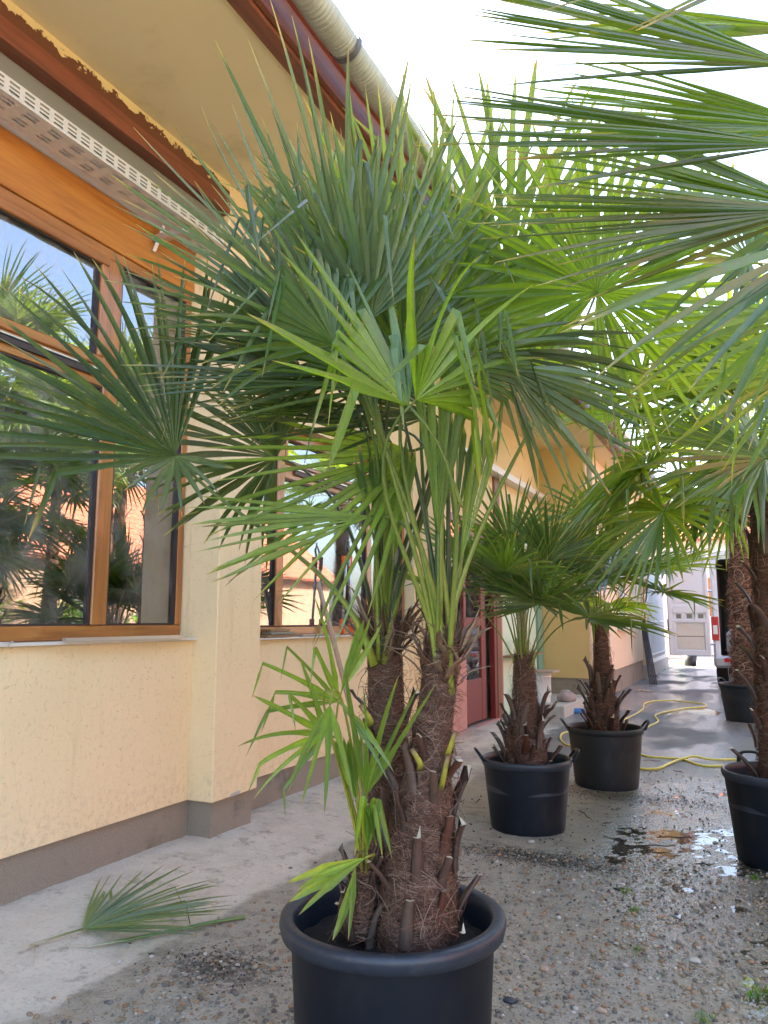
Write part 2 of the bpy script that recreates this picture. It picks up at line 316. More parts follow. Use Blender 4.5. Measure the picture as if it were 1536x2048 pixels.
# ------------------------------------------------------------------ object helpers
def setp(o, label=None, cat=None, group=None, kind=None):
    if label: o['label'] = label
    if cat: o['category'] = cat
    if group: o['group'] = group
    if kind: o['kind'] = kind
    return o
def empty(name, loc, label, cat, group=None, rz=0.0):
    o = bpy.data.objects.new(name, None); COL.objects.link(o); o.location = [float(v) for v in loc]; o.rotation_euler = (0, 0, rz)
    o.empty_display_size = 0.1
    return setp(o, label, cat, group)
class MB:
    """collects quads and triangles, then becomes ONE mesh object"""
    def __init__(s): s.v = []; s.f = []; s.mi = []; s.c = []; s.n = 0
    def add(s, verts, faces, mi=0, col=None, alpha=None):
        verts = np.asarray(verts, float).reshape(-1, 3)
        s.v.append(verts); s.f += [tuple(int(a)+s.n for a in f) for f in faces]; s.mi += [mi]*len(faces)
        if col is None: col = (0.5, 0.5, 0.5)
        col = np.asarray(col, float)
        if col.ndim == 1: col = np.tile(col[:3], (len(verts), 1))
        s.c.append(np.concatenate([col[:, :3], (np.ones(len(verts)) if alpha is None else np.asarray(alpha))[:, None]], 1)); s.n += len(verts); return s
    def box(s, a, b, mi=0, col=None, bev=0.0):
        x0, x1 = sorted((a[0], b[0])); y0, y1 = sorted((a[1], b[1])); z0, z1 = sorted((a[2], b[2]))
        bev = min(bev, (x1-x0)*.45, (y1-y0)*.45, (z1-z0)*.45)
        if bev <= 0:
            v = [(x, y, z) for z in (z0, z1) for y in (y0, y1) for x in (x0, x1)]
            f = [(0, 2, 3, 1), (4, 5, 7, 6), (0, 1, 5, 4), (2, 6, 7, 3), (0, 4, 6, 2), (1, 3, 7, 5)]
            return s.add(v, f, mi, col)
        bm = bmesh.new(); bmesh.ops.create_cube(bm, size=1.0)
        for q in bm.verts: q.co = Vector(((x0+x1)/2+q.co.x*(x1-x0), (y0+y1)/2+q.co.y*(y1-y0), (z0+z1)/2+q.co.z*(z1-z0)))
        bmesh.ops.bevel(bm, geom=bm.edges[:], offset=bev, segments=1, affect='EDGES', profile=0.5)
        bm.verts.ensure_lookup_table(); v = [tuple(q.co) for q in bm.verts]; f = [tuple(q.index for q in g.verts) for g in bm.faces]
        bm.free(); return s.add(v, f, mi, col)
    def obox(s, c, ax, ay, az, mi=0, col=None):
        """oriented box: centre and three half-axis vectors"""
        c, ax, ay, az = map(np.asarray, (c, ax, ay, az))
        v = [c+i*ax+j*ay+k*az for k in (-1, 1) for j in (-1, 1) for i in (-1, 1)]
        return s.add(v, [(0, 2, 3, 1), (4, 5, 7, 6), (0, 1, 5, 4), (2, 6, 7, 3), (0, 4, 6, 2), (1, 3, 7, 5)], mi, col)
    def tube(s, pts, rad, sides=8, mi=0, col=None, flat=1.0, caps=True, up=None):
        pts = np.asarray(pts, float); n = len(pts)
        rad = np.full(n, rad) if np.isscalar(rad) else np.asarray(rad, float)
        tg = np.gradient(pts, axis=0); tg /= np.linalg.norm(tg, axis=1)[:, None]+1e-9
        u = nz(np.cross(tg[0], up if up is not None else ([0, 0, 1] if abs(tg[0][2]) < .9 else [1, 0, 0])))
        vs = []
        for k in range(n):
            u = nz(u - tg[k]*np.dot(u, tg[k])); w_ = np.cross(tg[k], u)
            for q in range(sides):
                a = 2*math.pi*q/sides; vs.append(pts[k] + rad[k]*(math.cos(a)*u + flat*math.sin(a)*w_))
        f = [(k*sides+q, k*sides+(q+1) % sides, (k+1)*sides+(q+1) % sides, (k+1)*sides+q) for k in range(n-1) for q in range(sides)]
        if caps: f += [tuple(range(sides))[::-1], tuple((n-1)*sides+q for q in range(sides))]
        if col is not None:
            col = np.asarray(col, float)
            if col.ndim == 2: col = np.repeat(col, sides, axis=0)
        return s.add(vs, f, mi, col)
    def lathe(s, prof, c=(0, 0, 0), seg=40, mi=0, col=None, fn=None):
        vs = []; n = len(prof)
        for (r, z) in prof:
            for q in range(seg):
                a = 2*math.pi*q/seg; rr = r if fn is None else r*fn(a, z)
                vs.append((c[0]+rr*math.cos(a), c[1]+rr*math.sin(a), c[2]+z))
        f = [(k*seg+q, k*seg+(q+1) % seg, (k+1)*seg+(q+1) % seg, (k+1)*seg+q) for k in range(n-1) for q in range(seg)]
        return s.add(vs, f, mi, col)
    def mesh(s, name, smooth=False):
        me = bpy.data.meshes.new(name); V = np.concatenate(s.v)
        me.from_pydata(V.tolist(), [], s.f)
        me.polygons.foreach_set('material_index', s.mi)
        if smooth: me.polygons.foreach_set('use_smooth', [True]*len(me.polygons))
        a = me.attributes.new('tint', 'FLOAT_COLOR', 'POINT'); Cc = np.concatenate(s.c)
        a.data.foreach_set('color', Cc.ravel())
        me.update(); return me
    def build(s, name, mats, parent=None, smooth=False, loc=None):
        me = s.mesh(name, smooth)
        for m in (mats if isinstance(mats, (list, tuple)) else [mats]): me.materials.append(MAT[m])
        o = bpy.data.objects.new(name, me); COL.objects.link(o)
        if parent is not None: o.parent = parent
        if loc is not None: o.location = [float(v) for v in loc]
        return o
def link_mesh(name, me, parent, loc, rot=(0, 0, 0), sc=1.0):
    o = bpy.data.objects.new(name, me); COL.objects.link(o); o.parent = parent
    o.location = [float(v) for v in loc]; o.rotation_euler = rot; o.scale = (sc, sc, sc); return o
def copy_tree(o, parent=None):
    c = o.copy(); COL.objects.link(c); c.parent = parent
    for ch in o.children: copy_tree(ch, c)
    return c

# value noise for geometry
_L = nrg.rand(256, 256)
def vnoise(x, y):
    x = np.asarray(x, float); y = np.asarray(y, float); xi = np.floor(x).astype(int); yi = np.floor(y).astype(int)
    fx = x-xi; fy = y-yi; fx = fx*fx*(3-2*fx); fy = fy*fy*(3-2*fy)
    g = lambda a, b: _L[a % 256, b % 256]
    return (g(xi, yi)*(1-fx)+g(xi+1, yi)*fx)*(1-fy)+(g(xi, yi+1)*(1-fx)+g(xi+1, yi+1)*fx)*fy
def fbm(x, y, o=4):
    s = 0; a = 1; t = 0
    for k in range(o): s = s+a*vnoise(x*2**k+17*k, y*2**k+31*k); t += a; a *= .5
    return s/t

# ------------------------------------------------------------------ ground and water
def sm(a, b, x): t = np.clip((x-a)/(b-a), 0, 1); return t*t*(3-2*t)
def gheight(x, y):
    x = np.asarray(x, float); y = np.asarray(y, float)
    r = np.sqrt(((x-0.15)*.95)**2+((y-5.4)*.42)**2)+(fbm(x*1.7, y*1.7, 4)-.5)*1.2
    wet = 1-sm(0.70, 1.45, r)
    pud = np.exp(-(((x+0.62)/.20)**2+((y-4.75)/.75)**2))
    z = 0.014*(1-wet)+0.0035*wet - 0.005*pud*(1-.5*wet)
    z = z+(fbm(x*5, y*5, 4)-.5)*0.016*(1-.45*wet)+(fbm(x*26, y*26, 3)-.5)*0.007
    edge = sm(-2.35, -2.5, x+0.35*(fbm(x*1.5+9, y*1.5, 3)-.5))*(1-sm(9, 12, y))
    z = z+edge*0.012+sm(-2.35, -3.1, x)*0.05*(1-sm(9, 13, y))
    far = sm(7.5, 10, np.abs(y-3))
    return z*(1-far)+far*0.004
xs = np.concatenate([-np.geomspace(260, 3.4, 14), np.arange(-3.3, 1.1, 0.022), np.geomspace(1.2, 260, 16)])
ys = np.concatenate([-np.geomspace(200, 1.0, 12), np.arange(0.2, 3.0, 0.05)[:12], np.arange(0.9, 7.2, 0.024), np.geomspace(7.3, 400, 40)])
ys = np.unique(ys); GX, GY = np.meshgrid(xs, ys); GZ = gheight(GX, GY)
nxg = len(xs); g = MB()
V = np.stack([GX.ravel(), GY.ravel(), GZ.ravel()], 1)
jj, ii = np.meshgrid(np.arange(len(ys)-1), np.arange(nxg-1), indexing='ij'); b0 = (jj*nxg+ii).ravel()
g.add(V, np.stack([b0, b0+1, b0+nxg+1, b0+nxg], 1).tolist())
setp(g.build('ground', 'ground', smooth=True), 'wet pebbly concrete yard running into an asphalt lane', kind='structure')
# water lying in the low spots
pw = []
for k in range(72):
    a = 2*math.pi*k/72; rr = 1+.16*math.sin(3*a+1)+.10*math.sin(7*a)
    pw.append((-0.05+1.25*rr*math.cos(a), 5.35+2.9*rr*math.sin(a), 0.0021))
wm = MB(); wm.add(pw+[(-0.05, 5.35, 0.0021)], [(k, (k+1) % 72, 72) for k in range(72)])
setp(wm.build('puddle_water', 'water'), 'thin film of water in the hollows of the yard', kind='structure')
pw = [(-0.75+0.75*math.cos(a)*(1+.2*math.sin(3*a)), 11.2+1.6*math.sin(a)*(1+.15*math.sin(5*a)), 0.0065) for a in np.linspace(0, 2*math.pi, 40, endpoint=False)]
wm = MB(); wm.add(pw, [tuple(range(40))])
setp(wm.build('lane_puddle', 'water'), 'shallow puddle on the asphalt lane', kind='structure')
# loose and embedded pebbles
ico = bmesh.new(); bmesh.ops.create_icosphere(ico, subdivisions=1, radius=1.0); ico.verts.ensure_lookup_table()
IV = np.array([tuple(v.co) for v in ico.verts]); IF = [tuple(v.index for v in f.verts) for f in ico.faces]; ico.free()
IFa = np.array(IF)
def stones(n, sampler, smin, smax, name, label, cols, bury=0.25, seed=1):
    rs = np.random.RandomState(seed); mb = MB(); P = []; CC = []; FF = []; k = 0
    for _ in range(n):
        x, y = sampler(rs); s_ = smin+(smax-smin)*rs.rand()**3
        sc = s_*np.array([1+.5*rs.rand(), 1, .55+.3*rs.rand()]); a = rs.rand()*6.28
        v = IV*(1+.18*(rs.rand(len(IV), 1)-.5))*sc; v = v@np.array([[math.cos(a), math.sin(a), 0], [-math.sin(a), math.cos(a), 0], [0, 0, 1]])
        P.append(v+[x, y, float(gheight(x, y))+sc[2]*bury]); c = np.array(cols[rs.randint(len(cols))])*(.7+.5*rs.rand())
        CC.append(np.tile(c, (len(IV), 1))); FF.append(IFa+k); k += len(IV)
    mb.add(np.concatenate(P), np.concatenate(FF).tolist(), 0, np.concatenate(CC))
    return setp(mb.build(name, 'stone', smooth=True), label, kind='stuff')
def s_near(rs):
    while True:
        d = 1.25+3.6*rs.rand()**1.5; a = R(-54+56*rs.rand()); x, y = math.sin(a)*d, math.cos(a)*d
        if x > -2.12+.12*rs.randn() and math.hypot(x+0.96, y-2.07) > .27: return x, y
stones(22000, s_near, 0.003, 0.012, 'gravel', 'small cream and tan pebbles set in the concrete',
       [(.46, .40, .30), (.36, .27, .16), (.26, .24, .21), (.55, .52, .46), (.18, .16, .14), (.40, .24, .13), (.32, .29, .24)], 0.25)
def s_mid(rs):
    while True:
        x = -2.0+2.6*rs.rand(); y = 3.5+4*rs.rand()
        return x, y
stones(2600, s_mid, 0.002, 0.008, 'debris', 'dark crumbs of soil and grit on the yard',
       [(.05, .035, .025), (.10, .07, .05), (.03, .025, .02), (.24, .17, .10)], 0.6, 5)
def s_soil(rs):
    q = rs.rand()
    cx, cy, sx, sy = ((-1.15, 4.55, .28, .09) if q < .60 else (-0.75, 6.35, .45, .12) if q < .85 else (-1.95, 2.65, .13, .10))
    return cx+sx*rs.randn(), cy+sy*rs.randn()
stones(5200, s_soil, 0.001, 0.0045, 'spilled_soil', 'black potting soil spilled beside the pots', [(.018, .014, .011), (.03, .022, .016), (.05, .035, .022)], 0.6, 9)

# ------------------------------------------------------------------ the shop building on the left
XP, XW, XG = -2.94, -3.12, -3.22
bld = empty('shop_building', (-3.1, 5, 0), 'long yellow stucco building with wooden windows, red door and deep painted eaves on the left', 'building')
def part(mb, name, mats, parent=bld, smooth=False, label=None, kind=None):
    o = mb.build(name, mats, parent, smooth); px = parent
    off = Vector((0, 0, 0))
    while px is not None: off -= px.location; px = px.parent
    o.location = off; return setp(o, label, kind=kind)
ZS = 4.20
part(MB().box((XW-.3, -4, .285), (XW, 3.84, 1.225)), 'wall', 'stucco')
part(MB().box((XW-.3, 4.30, .285), (XW, 8.12, 1.21)), 'wall', 'stucco')
part(MB().box((XW-.3, 3.845, 1.227), (XW, 4.42, ZS)), 'wall', 'stucco')
part(MB().box((XW-.3, 7.30, 1.212), (XW, 8.12, ZS)), 'wall', 'stucco')
part(MB().box((XW-.3, 4.43, 2.86), (XW, 7.29, ZS)), 'wall', 'stucco')
part(MB().box((XW-.3, 8.13, 2.6), (XW, 12.7, ZS)), 'wall', 'stucco')
part(MB().box((XW-.05, 3.838, .28), (XP, 4.30, ZS-.002), bev=.006), 'pilaster', 'stucco')
part(MB().box((XW+.002, 7.5, .28), (XP, 7.9, ZS-.002), bev=.006), 'pilaster', 'stucco')
part(MB().box((XW-.02, -4, -.15), (XW-.3, 8.1, .28)), 'plinth', 'plinth')
part(MB().box((XW-.018, 3.87, -.15), (XP-.03, 4.28, .277)), 'plinth', 'plinth')
# cream patch where the plaster chipped off
part(MB().add([(XP+.002, 4.0, .283), (XP+.002, 4.11, .283), (XP+.002, 4.115, .305), (XP+.002, 4.02, .30)], [(0, 1, 2, 3)]), 'chipped_patch', 'conc')
# eaves
part(MB().box((-3.4, -4, ZS), (-2.03, 24, ZS+.02)), 'soffit', 'soffit')
part(MB().box((XW+.02, -4, 4.085), (XP, 3.835, ZS-.002)), 'eave_beam', 'peel')
part(MB().box((XW+.02, -4, 3.975), (XP+.012, 3.832, 4.083), bev=.004), 'trim_board', 'redboard')
part(MB().box((-2.03, -4, ZS-.012), (-1.935, 24, ZS+.05), bev=.003), 'fascia_board', 'redboard')
part(MB().box((-1.93, -4, ZS+.01), (-1.90, 24, ZS+.18)), 'fascia_board', 'redboard')
part(MB().box((-2.05, -4, ZS-.006), (-2.032, 24, ZS+.018)), 'edge_bead', 'peel')
# gutter: half-round trough with bands
GB = float(onx(690, 105, -1.745)[1])-1.32
def gutter():
    m = MB(); cy = np.concatenate([np.arange(-4, 1, .25), np.arange(1, 9, .009), np.arange(9, 24.01, .25)]); vs = []; cs = []
    for y in cy:
        for q in range(15):
            a = math.pi*(1.0+q/14.0) if False else math.pi*1.02+math.pi*0.96*q/14
            r = .085+.0016*math.sin(y*215+.25*q+3*math.sin(y*2.1))+.0020*math.sin(y*13)
            vs.append((-1.745+r*math.cos(a), y, ZS+.13+r*math.sin(a)*1.05))
    n = 15
    f = [(k*n+q, k*n+q+1, (k+1)*n+q+1, (k+1)*n+q) for k in range(len(cy)-1) for q in range(n-1)]
    m.add(vs, f); return m
part(gutter(), 'gutter', 'gutter', smooth=True)
for yb in np.arange(GB, 23, 1.32):
    m = MB(); pts = [(-1.745+.091*math.cos(a), yb, ZS+.13+.096*math.sin(a)) for a in np.linspace(math.pi*.98, math.pi*2.02, 15)]
    vs = [(x, y+d, z) for (x, y, z) in pts for d in (-.02, .02)]
    m.add(vs, [(2*k, 2*k+1, 2*k+3, 2*k+2) for k in range(14)])
    part(m, 'gutter_band', 'band', smooth=True)
# roof: slab and the tiles that show at the eave
rs_ = MB(); pr = [(-1.86, ZS+.20), (-1.86, ZS+.25), (-8.0, ZS+4.45), (-8.0, ZS+4.40)]
rs_.add([(x, y, z) for y in (-4, 24) for (x, z) in pr], [(0, 1, 2, 3), (4, 7, 6, 5), (0, 4, 5, 1), (1, 5, 6, 2), (2, 6, 7, 3), (3, 7, 4, 0)])
part(rs_, 'roof', 'tile')
rs_ = MB(); pr = [(-8.02, ZS+4.43), (-8.02, ZS+4.38), (-14, 3.6), (-14, 3.65)]
rs_.add([(x, y, z) for y in (-4, 24) for (x, z) in pr], [(0, 1, 2, 3), (4, 7, 6, 5), (0, 4, 5, 1), (1, 5, 6, 2), (2, 6, 7, 3), (3, 7, 4, 0)])
part(rs_, 'roof', 'tile')
tm = MB()
for q in range(8):
    pass
pts = []; prof = [(-.10, .0), (-.085, .03), (-.05, .045), (0, .03), (.05, .01), (.10, .012)]
vs = []
for (dx, dz) in ((.0, 0), (-.42, .29)):
    for (py, pz) in prof: vs.append((dx, py, pz+dz))
for (dx, dz) in ((.0, -.014), (-.42, .276)):
    for (py, pz) in prof: vs.append((dx, py, pz+dz))
f = [(k, k+1, 7+k, 6+k) for k in range(5)]+[(12+k, 18+k, 19+k, 13+k) for k in range(5)]+[(k, 12+k, 13+k, k+1) for k in range(5)]
tm.add(vs, f); tme = tm.mesh('roof_tile', True); tme.materials.append(MAT['tile'])
for k in range(122):
    y = .3+k*.19
    if y > 23.6: break
    link_mesh('roof_tile', tme, bld, (-1.79+.004*math.sin(k*3.1)+3.1, y-5, ZS+.245), (0, 0, 0))
# end and back of the building, inner room
part(MB().box((-14, -4.3, -.1), (XW, -4, ZS)), 'wall', 'stucco2')
part(MB().box((-7.3, -4, 0), (-7.2, 8.1, ZS)), 'room_wall', 'roomw')
part(MB().box((-7.2, -4, .3), (XW-.31, 8.1, .35)), 'room_floor', 'roomw')
part(MB().box((-7.2, 8.13, .35), (XW-.31, 8.2, ZS)), 'room_wall', 'roomw')
part(MB().box((-7.2, 3.98, .35), (XW-.31, 4.05, ZS)), 'room_wall', 'roomw')
part(MB().box((-7.2, -4, ZS-.1), (XW-.31, 8.1, ZS-.05)), 'room_ceiling', 'roomw')
# --- first window
def window(name, y0, y1, z0, z1, posts, trans, sash, label):
    wn = MB().box((XG-.05, y0, z0), (XG, y1, z0+.075), bev=.004)
    root = part(wn, name, 'winwoodh', label=label)
    P = lambda mb, nm, mt: part(mb, nm, mt, root)
    P(MB().box((XG-.05, y0, z1-.06), (XG, y1, z1), bev=.004), 'frame_rail', 'winwoodh')
    for a, b in [(y0, y0+.05), (y1-.05, y1)]: P(MB().box((XG-.05, a, z0+.077), (XG+.002, b, z1-.062), bev=.004), 'frame_post', 'winwood')
    for (c, wd) in posts: P(MB().box((XG-.05, c-wd/2, z0+.077), (XG+.006, c+wd/2, z1-.062), bev=.006), 'mullion', 'winwood')
    if trans:
        ya, yb, zt = trans
        P(MB().box((XG-.05, ya, zt-.055), (XG+.004, yb, zt+.055), bev=.004), 'transom', 'winwoodh')
        P(MB().box((XG+.006, ya+.12, zt-.014), (XG+.022, yb-.03, zt+.022), bev=.003), 'vent_strip', 'rub')
        P(MB().box((XG+.006, ya+.12, zt+.024), (XG+.03, yb-.03, zt+.034), bev=.002), 'drip_rail', 'alu')
    for (ya, yb, za, zb, fr) in sash:
        if fr:
            w_ = fr
            for (a, b, c, d, mt) in ((ya, yb, za, za+w_, 'winwoodh'), (ya, yb, zb-w_, zb, 'winwoodh'), (ya, ya+w_, za+w_+.001, zb-w_-.001, 'winwood'), (yb-w_, yb, za+w_+.001, zb-w_-.001, 'winwood')):
                P(MB().box((XG-.03, a, c), (XG+.014, b, d), bev=.006), 'sash_rail', mt)
            ya += w_; yb -= w_; za += w_; zb -= w_
        g_ = .008
        for (a, b, c, d) in ((ya, yb, za, za+g_), (ya, yb, zb-g_, zb), (ya, ya+g_, za+g_, zb-g_), (yb-g_, yb, za+g_, zb-g_)):
            P(MB().box((XG-.028, a, c), (XG-.004, b, d)), 'gasket', 'rub')
        P(MB().box((XG-.032, ya, za), (XG-.026, yb, zb)), 'pane', 'glass')
    return root
window('window', 0.3, 3.835, 1.245, 3.47, [(3.16, .11), (1.1, .11)], (1.157, 3.104, 2.70),
       [(1.157, 3.103, 2.757, 3.408, .055), (1.157, 3.103, 1.323, 2.643, 0), (3.217, 3.783, 1.323, 3.408, 0), (0.352, 1.043, 1.323, 3.408, 0)], None)
part(MB().box((XG-.06, -.0, 3.472), (XG+.012, 3.838, 3.77), bev=.004), 'lintel_board', 'lintel')
part(MB().box((-3.05, -.0, 3.792), (-3.01, 3.836, 3.973)), 'shutter_panel', 'grey')
part(MB().box((XG-.018, -.0, 3.772), (XW+.14, 3.838, 3.79)), 'shutter_panel', 'white')
ys_ = [-.5, .75, 1.62, 2.5, 3.21, 3.87]
for a, b in zip(ys_[:-1], ys_[1:]): part(MB().box((XW-.10, a+.002, 1.2275), (XW+.035, b-.002, 1.243), bev=.002), 'sill_tile', 'marble')
# perforated cable tray (L profile with slots)
def tray_face(m, y0, y1, o, u, width, rows, pitch, slot):
    # a strip in direction y, across direction u; slots are real holes
    o = np.array(o, float); u = np.array(u, float)
    cuts = [0.0]
    for (a, b) in rows: cuts += [a, b]
    cuts.append(width); n = int((y1-y0)/pitch)
    for k in range(len(cuts)-1):
        a, b = cuts[k], cuts[k+1]
        isrow = k % 2 == 1
        if not isrow:
            m.add([o+u*a+[0, y0, 0], o+u*b+[0, y0, 0], o+u*b+[0, y0+n*pitch, 0], o+u*a+[0, y0+n*pitch, 0]], [(0, 1, 2, 3)])
        else:
            sh = pitch*.5*((k//2) % 2)
            for j in range(n):
                ya = y0+j*pitch+sh*0; yb = ya+(pitch*(1-slot))
                m.add([o+u*a+[0, ya, 0], o+u*b+[0, ya, 0], o+u*b+[0, yb, 0], o+u*a+[0, yb, 0]], [(0, 1, 2, 3)])
tm_ = MB(); xo = XP-.02
tray_face(tm_, .3, 4.9, (xo, 0, 3.755), (0, 0, 1), .085, [(.014, .027), (.038, .047), (.060, .072)], .085, .66)
tray_face(tm_, .3, 4.9, (xo, 0, 3.755), (-1, 0, 0), .17, [(.03, .042), (.055, .067), (.105, .117), (.13, .142)], .14, .5)
tray_face(tm_, .3, 4.9, (xo-.17, 0, 3.755), (0, 0, 1), .06, [(.02, .03)], .05, .6)
part(tm_, 'cable_tray', 'tray')
tm_ = MB(); tray_face(tm_, 8.0, 12.6, (xo, 0, 3.30), (0, 0, 1), .085, [(.012, .022), (.034, .042), (.060, .070)], .05, .62)
tray_face(tm_, 8.0, 12.6, (xo, 0, 3.30), (-1, 0, 0), .17, [(.03, .042), (.105, .117)], .10, .5)
part(tm_, 'cable_tray', 'tray')
part(MB().box((XG+.012, 3.42, 3.66), (xo-.0, 3.47, 3.70), bev=.004).tube([(XG+.02, 3.44, 3.60), (xo-.17, 3.44, 3.75)], .012), 'tray_bracket', 'alu')
# --- second window
window('window', 4.45, 7.28, 1.225, 2.85, [(4.94, .10), (6.46, .10)], (4.99, 6.41, 2.50),
       [(4.99, 6.41, 2.557, 2.79, .03), (4.99, 6.41, 1.303, 2.443, 0), (4.502, 4.888, 1.303, 2.788, 0), (6.512, 7.228, 1.303, 2.788, 0)], None)
ys_ = [4.44, 4.78, 5.45, 6.3, 7.3]
for a, b in zip(ys_[:-1], ys_[1:]): part(MB().box((XW-.10, a+.002, 1.2125), (XW+.035, b-.002, 1.2235), bev=.002), 'sill_tile', 'marble')
# --- door bay
def door():
    root = part(MB().box((XW-.02, 8.14, .02), (XW+.06, 10.02, .075), bev=.004), 'door', 'pink', label='red glazed door, one faded pink leaf, in a brown frame')
    P = lambda mb, nm, mt: part(mb, nm, mt, root)
    P(MB().box((XW-.04, 8.14, .077), (XW, 8.22, 2.5), bev=.004), 'door_frame', 'pink')
    P(MB().box((XW-.05, 9.95, .077), (XW+.02, 10.05, 2.5), bev=.004), 'door_frame', 'red')
    P(MB().box((XW-.05, 8.14, 2.502), (XW+.02, 10.05, 2.6), bev=.004), 'door_frame', 'red')
    # pink leaf, stands a little open
    P(MB().box((XW-.035, 8.225, .08), (XW+.01, 8.86, .95), bev=.004), 'leaf_panel', 'pink')
    P(MB().box((XW-.035, 8.225, .952), (XW+.008, 8.30, 2.49), bev=.004), 'leaf_rail', 'pink')
    P(MB().box((XW-.035, 8.785, .952), (XW+.008, 8.86, 2.49), bev=.004), 'leaf_rail', 'red')
    P(MB().box((XW-.02, 8.30, .955), (XW-.014, 8.785, 2.49)), 'pane', 'glass')
    # red leaf
    for (a, b, c, d) in ((8.865, 9.02, .10, 2.49), (9.60, 9.78, .10, 2.49)): P(MB().box((XW-.09, a, c), (XW-.045, b, d), bev=.005), 'leaf_rail', 'red')
    for (c, d) in ((.10, .62), (1.28, 1.38), (2.0, 2.10), (2.4, 2.49)): P(MB().box((XW-.088, 9.022, c), (XW-.047, 9.598, d), bev=.005), 'leaf_rail', 'red')
    for (c, d) in ((.62, 1.28), (1.38, 2.0), (2.10, 2.4)): P(MB().box((XW-.074, 9.022, c+.002), (XW-.068, 9.598, d-.002)), 'pane', 'glass')
    P(MB().box((XW-.084, 9.025, .625), (XW-.079, 9.595, 2.395)), 'lace_curtain', 'white')
    P(MB().box((XW-.45, 8.14, .0), (XW-.4, 11.6, 2.6)), 'dark_hall', 'dark')
    P(MB().box((XW-.11, 9.785, .08), (XW-.10, 10.05, 2.49)), 'gap_shade', 'dark')  # dark sheet standing in for the shade inside the gap
door()
part(MB().box((XW-.05, 10.055, 0), (XW+.03, 10.26, 3.3), bev=.006), 'post', 'brown')
part(MB().box((XW-.05, 10.262, .0), (XW+.012, 10.36, 3.3), bev=.004), 'post', 'pink')
part(MB().box((XW-.15, 10.362, 0), (XW-.02, 12.3, 2.6)), 'mint_panel', 'mint')
part(MB().box((XW-.018, 11.2, .6), (XW-.012, 11.75, 2.4)), 'mint_window', 'glass')
part(MB().box((XW-.15, 12.30, 0), (XW-.09, 12.40, 2.6)), 'gap_shade', 'dark')  # dark strip painted as shade between panel and post
part(MB().box((XW-.15, 12.40, 0), (XW+.0, 12.70, 2.6), bev=.004), 'green_post', 'green')
part(MB().box((XW-.02, 10.37, .84), (XW+.20, 11.9, .865)), 'shelf_board', 'plank')
# far yellow block
part(MB().box((-4.5, 12.70, .425), (-2.375, 12.80, ZS-.002)), 'wall', 'stucco2', label='end wall of the projecting far block, coloured darker as its shaded face')  # darker stucco paints the shade of this face
part(MB().box((-4.5, 12.805, .425), (-2.37, 19.2, ZS-.002)), 'wall', 'far_stucco')
part(MB().box((-2.374, 12.70, .425), (-2.37, 12.804, ZS-.003)), 'wall_corner', 'far_stucco')
part(MB().box((-4.48, 12.74, -.1), (-2.39, 19.18, .423)), 'plinth', 'plinth')
part(MB().box((-4.5, 19.25, .30), (-2.33, 24, ZS-.002)), 'wall', 'stucco')
part(MB().box((-4.48, 19.22, -.1), (-2.26, 24, .298)), 'plinth', 'conc')
part(MB().box((-3.1, 12.35, -.05), (-2.36, 12.73, .17), bev=.01), 'door_step', 'conc')
part(MB().tube([(-2.30, 12.80, .42), (-2.30, 12.80, ZS-.05), (-2.2, 12.8, ZS+.02), (-1.75, 12.8, ZS+.06)], .045, 12), 'downpipe', 'gutter', smooth=True)
for (ya, yb, za, zb) in ((15.6, 16.6, 1.2, 2.5),):
    root = part(MB().box((-2.375, ya, za), (-2.35, yb, zb)), 'window', 'soffit')
    part(MB().box((-2.34, ya-.05, za-.05), (-2.26, yb+.05, za-.002)), 'sill', 'marble', root)
    part(MB().box((-2.349, ya+.08, za+.08), (-2.342, yb-.08, zb-.08)), 'pane', 'glass', root)
root = part(MB().box((-2.33, 19.35, .3), (-2.30, 19.75, 2.7)), 'door', 'lintel', label='pale orange door frame beside the white grille')
root = part(MB().box((-2.33, 19.95, .3), (-2.29, 23.4, 2.9)), 'grille_door', 'white', label='white barred security door')
for k in range(14): part(MB().box((-2.285, 20.1+k*.24, .4), (-2.265, 20.125+k*.24, 2.8)), 'bar', 'white', root)
for z in (.5, 1.3, 2.1, 2.75): part(MB().box((-2.263, 20.0, z), (-2.25, 23.35, z+.03)), 'bar', 'white', root)
part(MB().box((-2.36, 17.0, 1.15), (-2.28, 17.25, 1.4)), 'meter_box', 'green')
part(MB().tube([onx(1278, 1265, -2.3), onx(1290, 1215, -2.25), onx(1300, 1180, -2.3), onx(1303, 1230, -2.2), onx(1296, 1262, -2.28)], .012, 6), 'loose_cable', 'white', smooth=True)

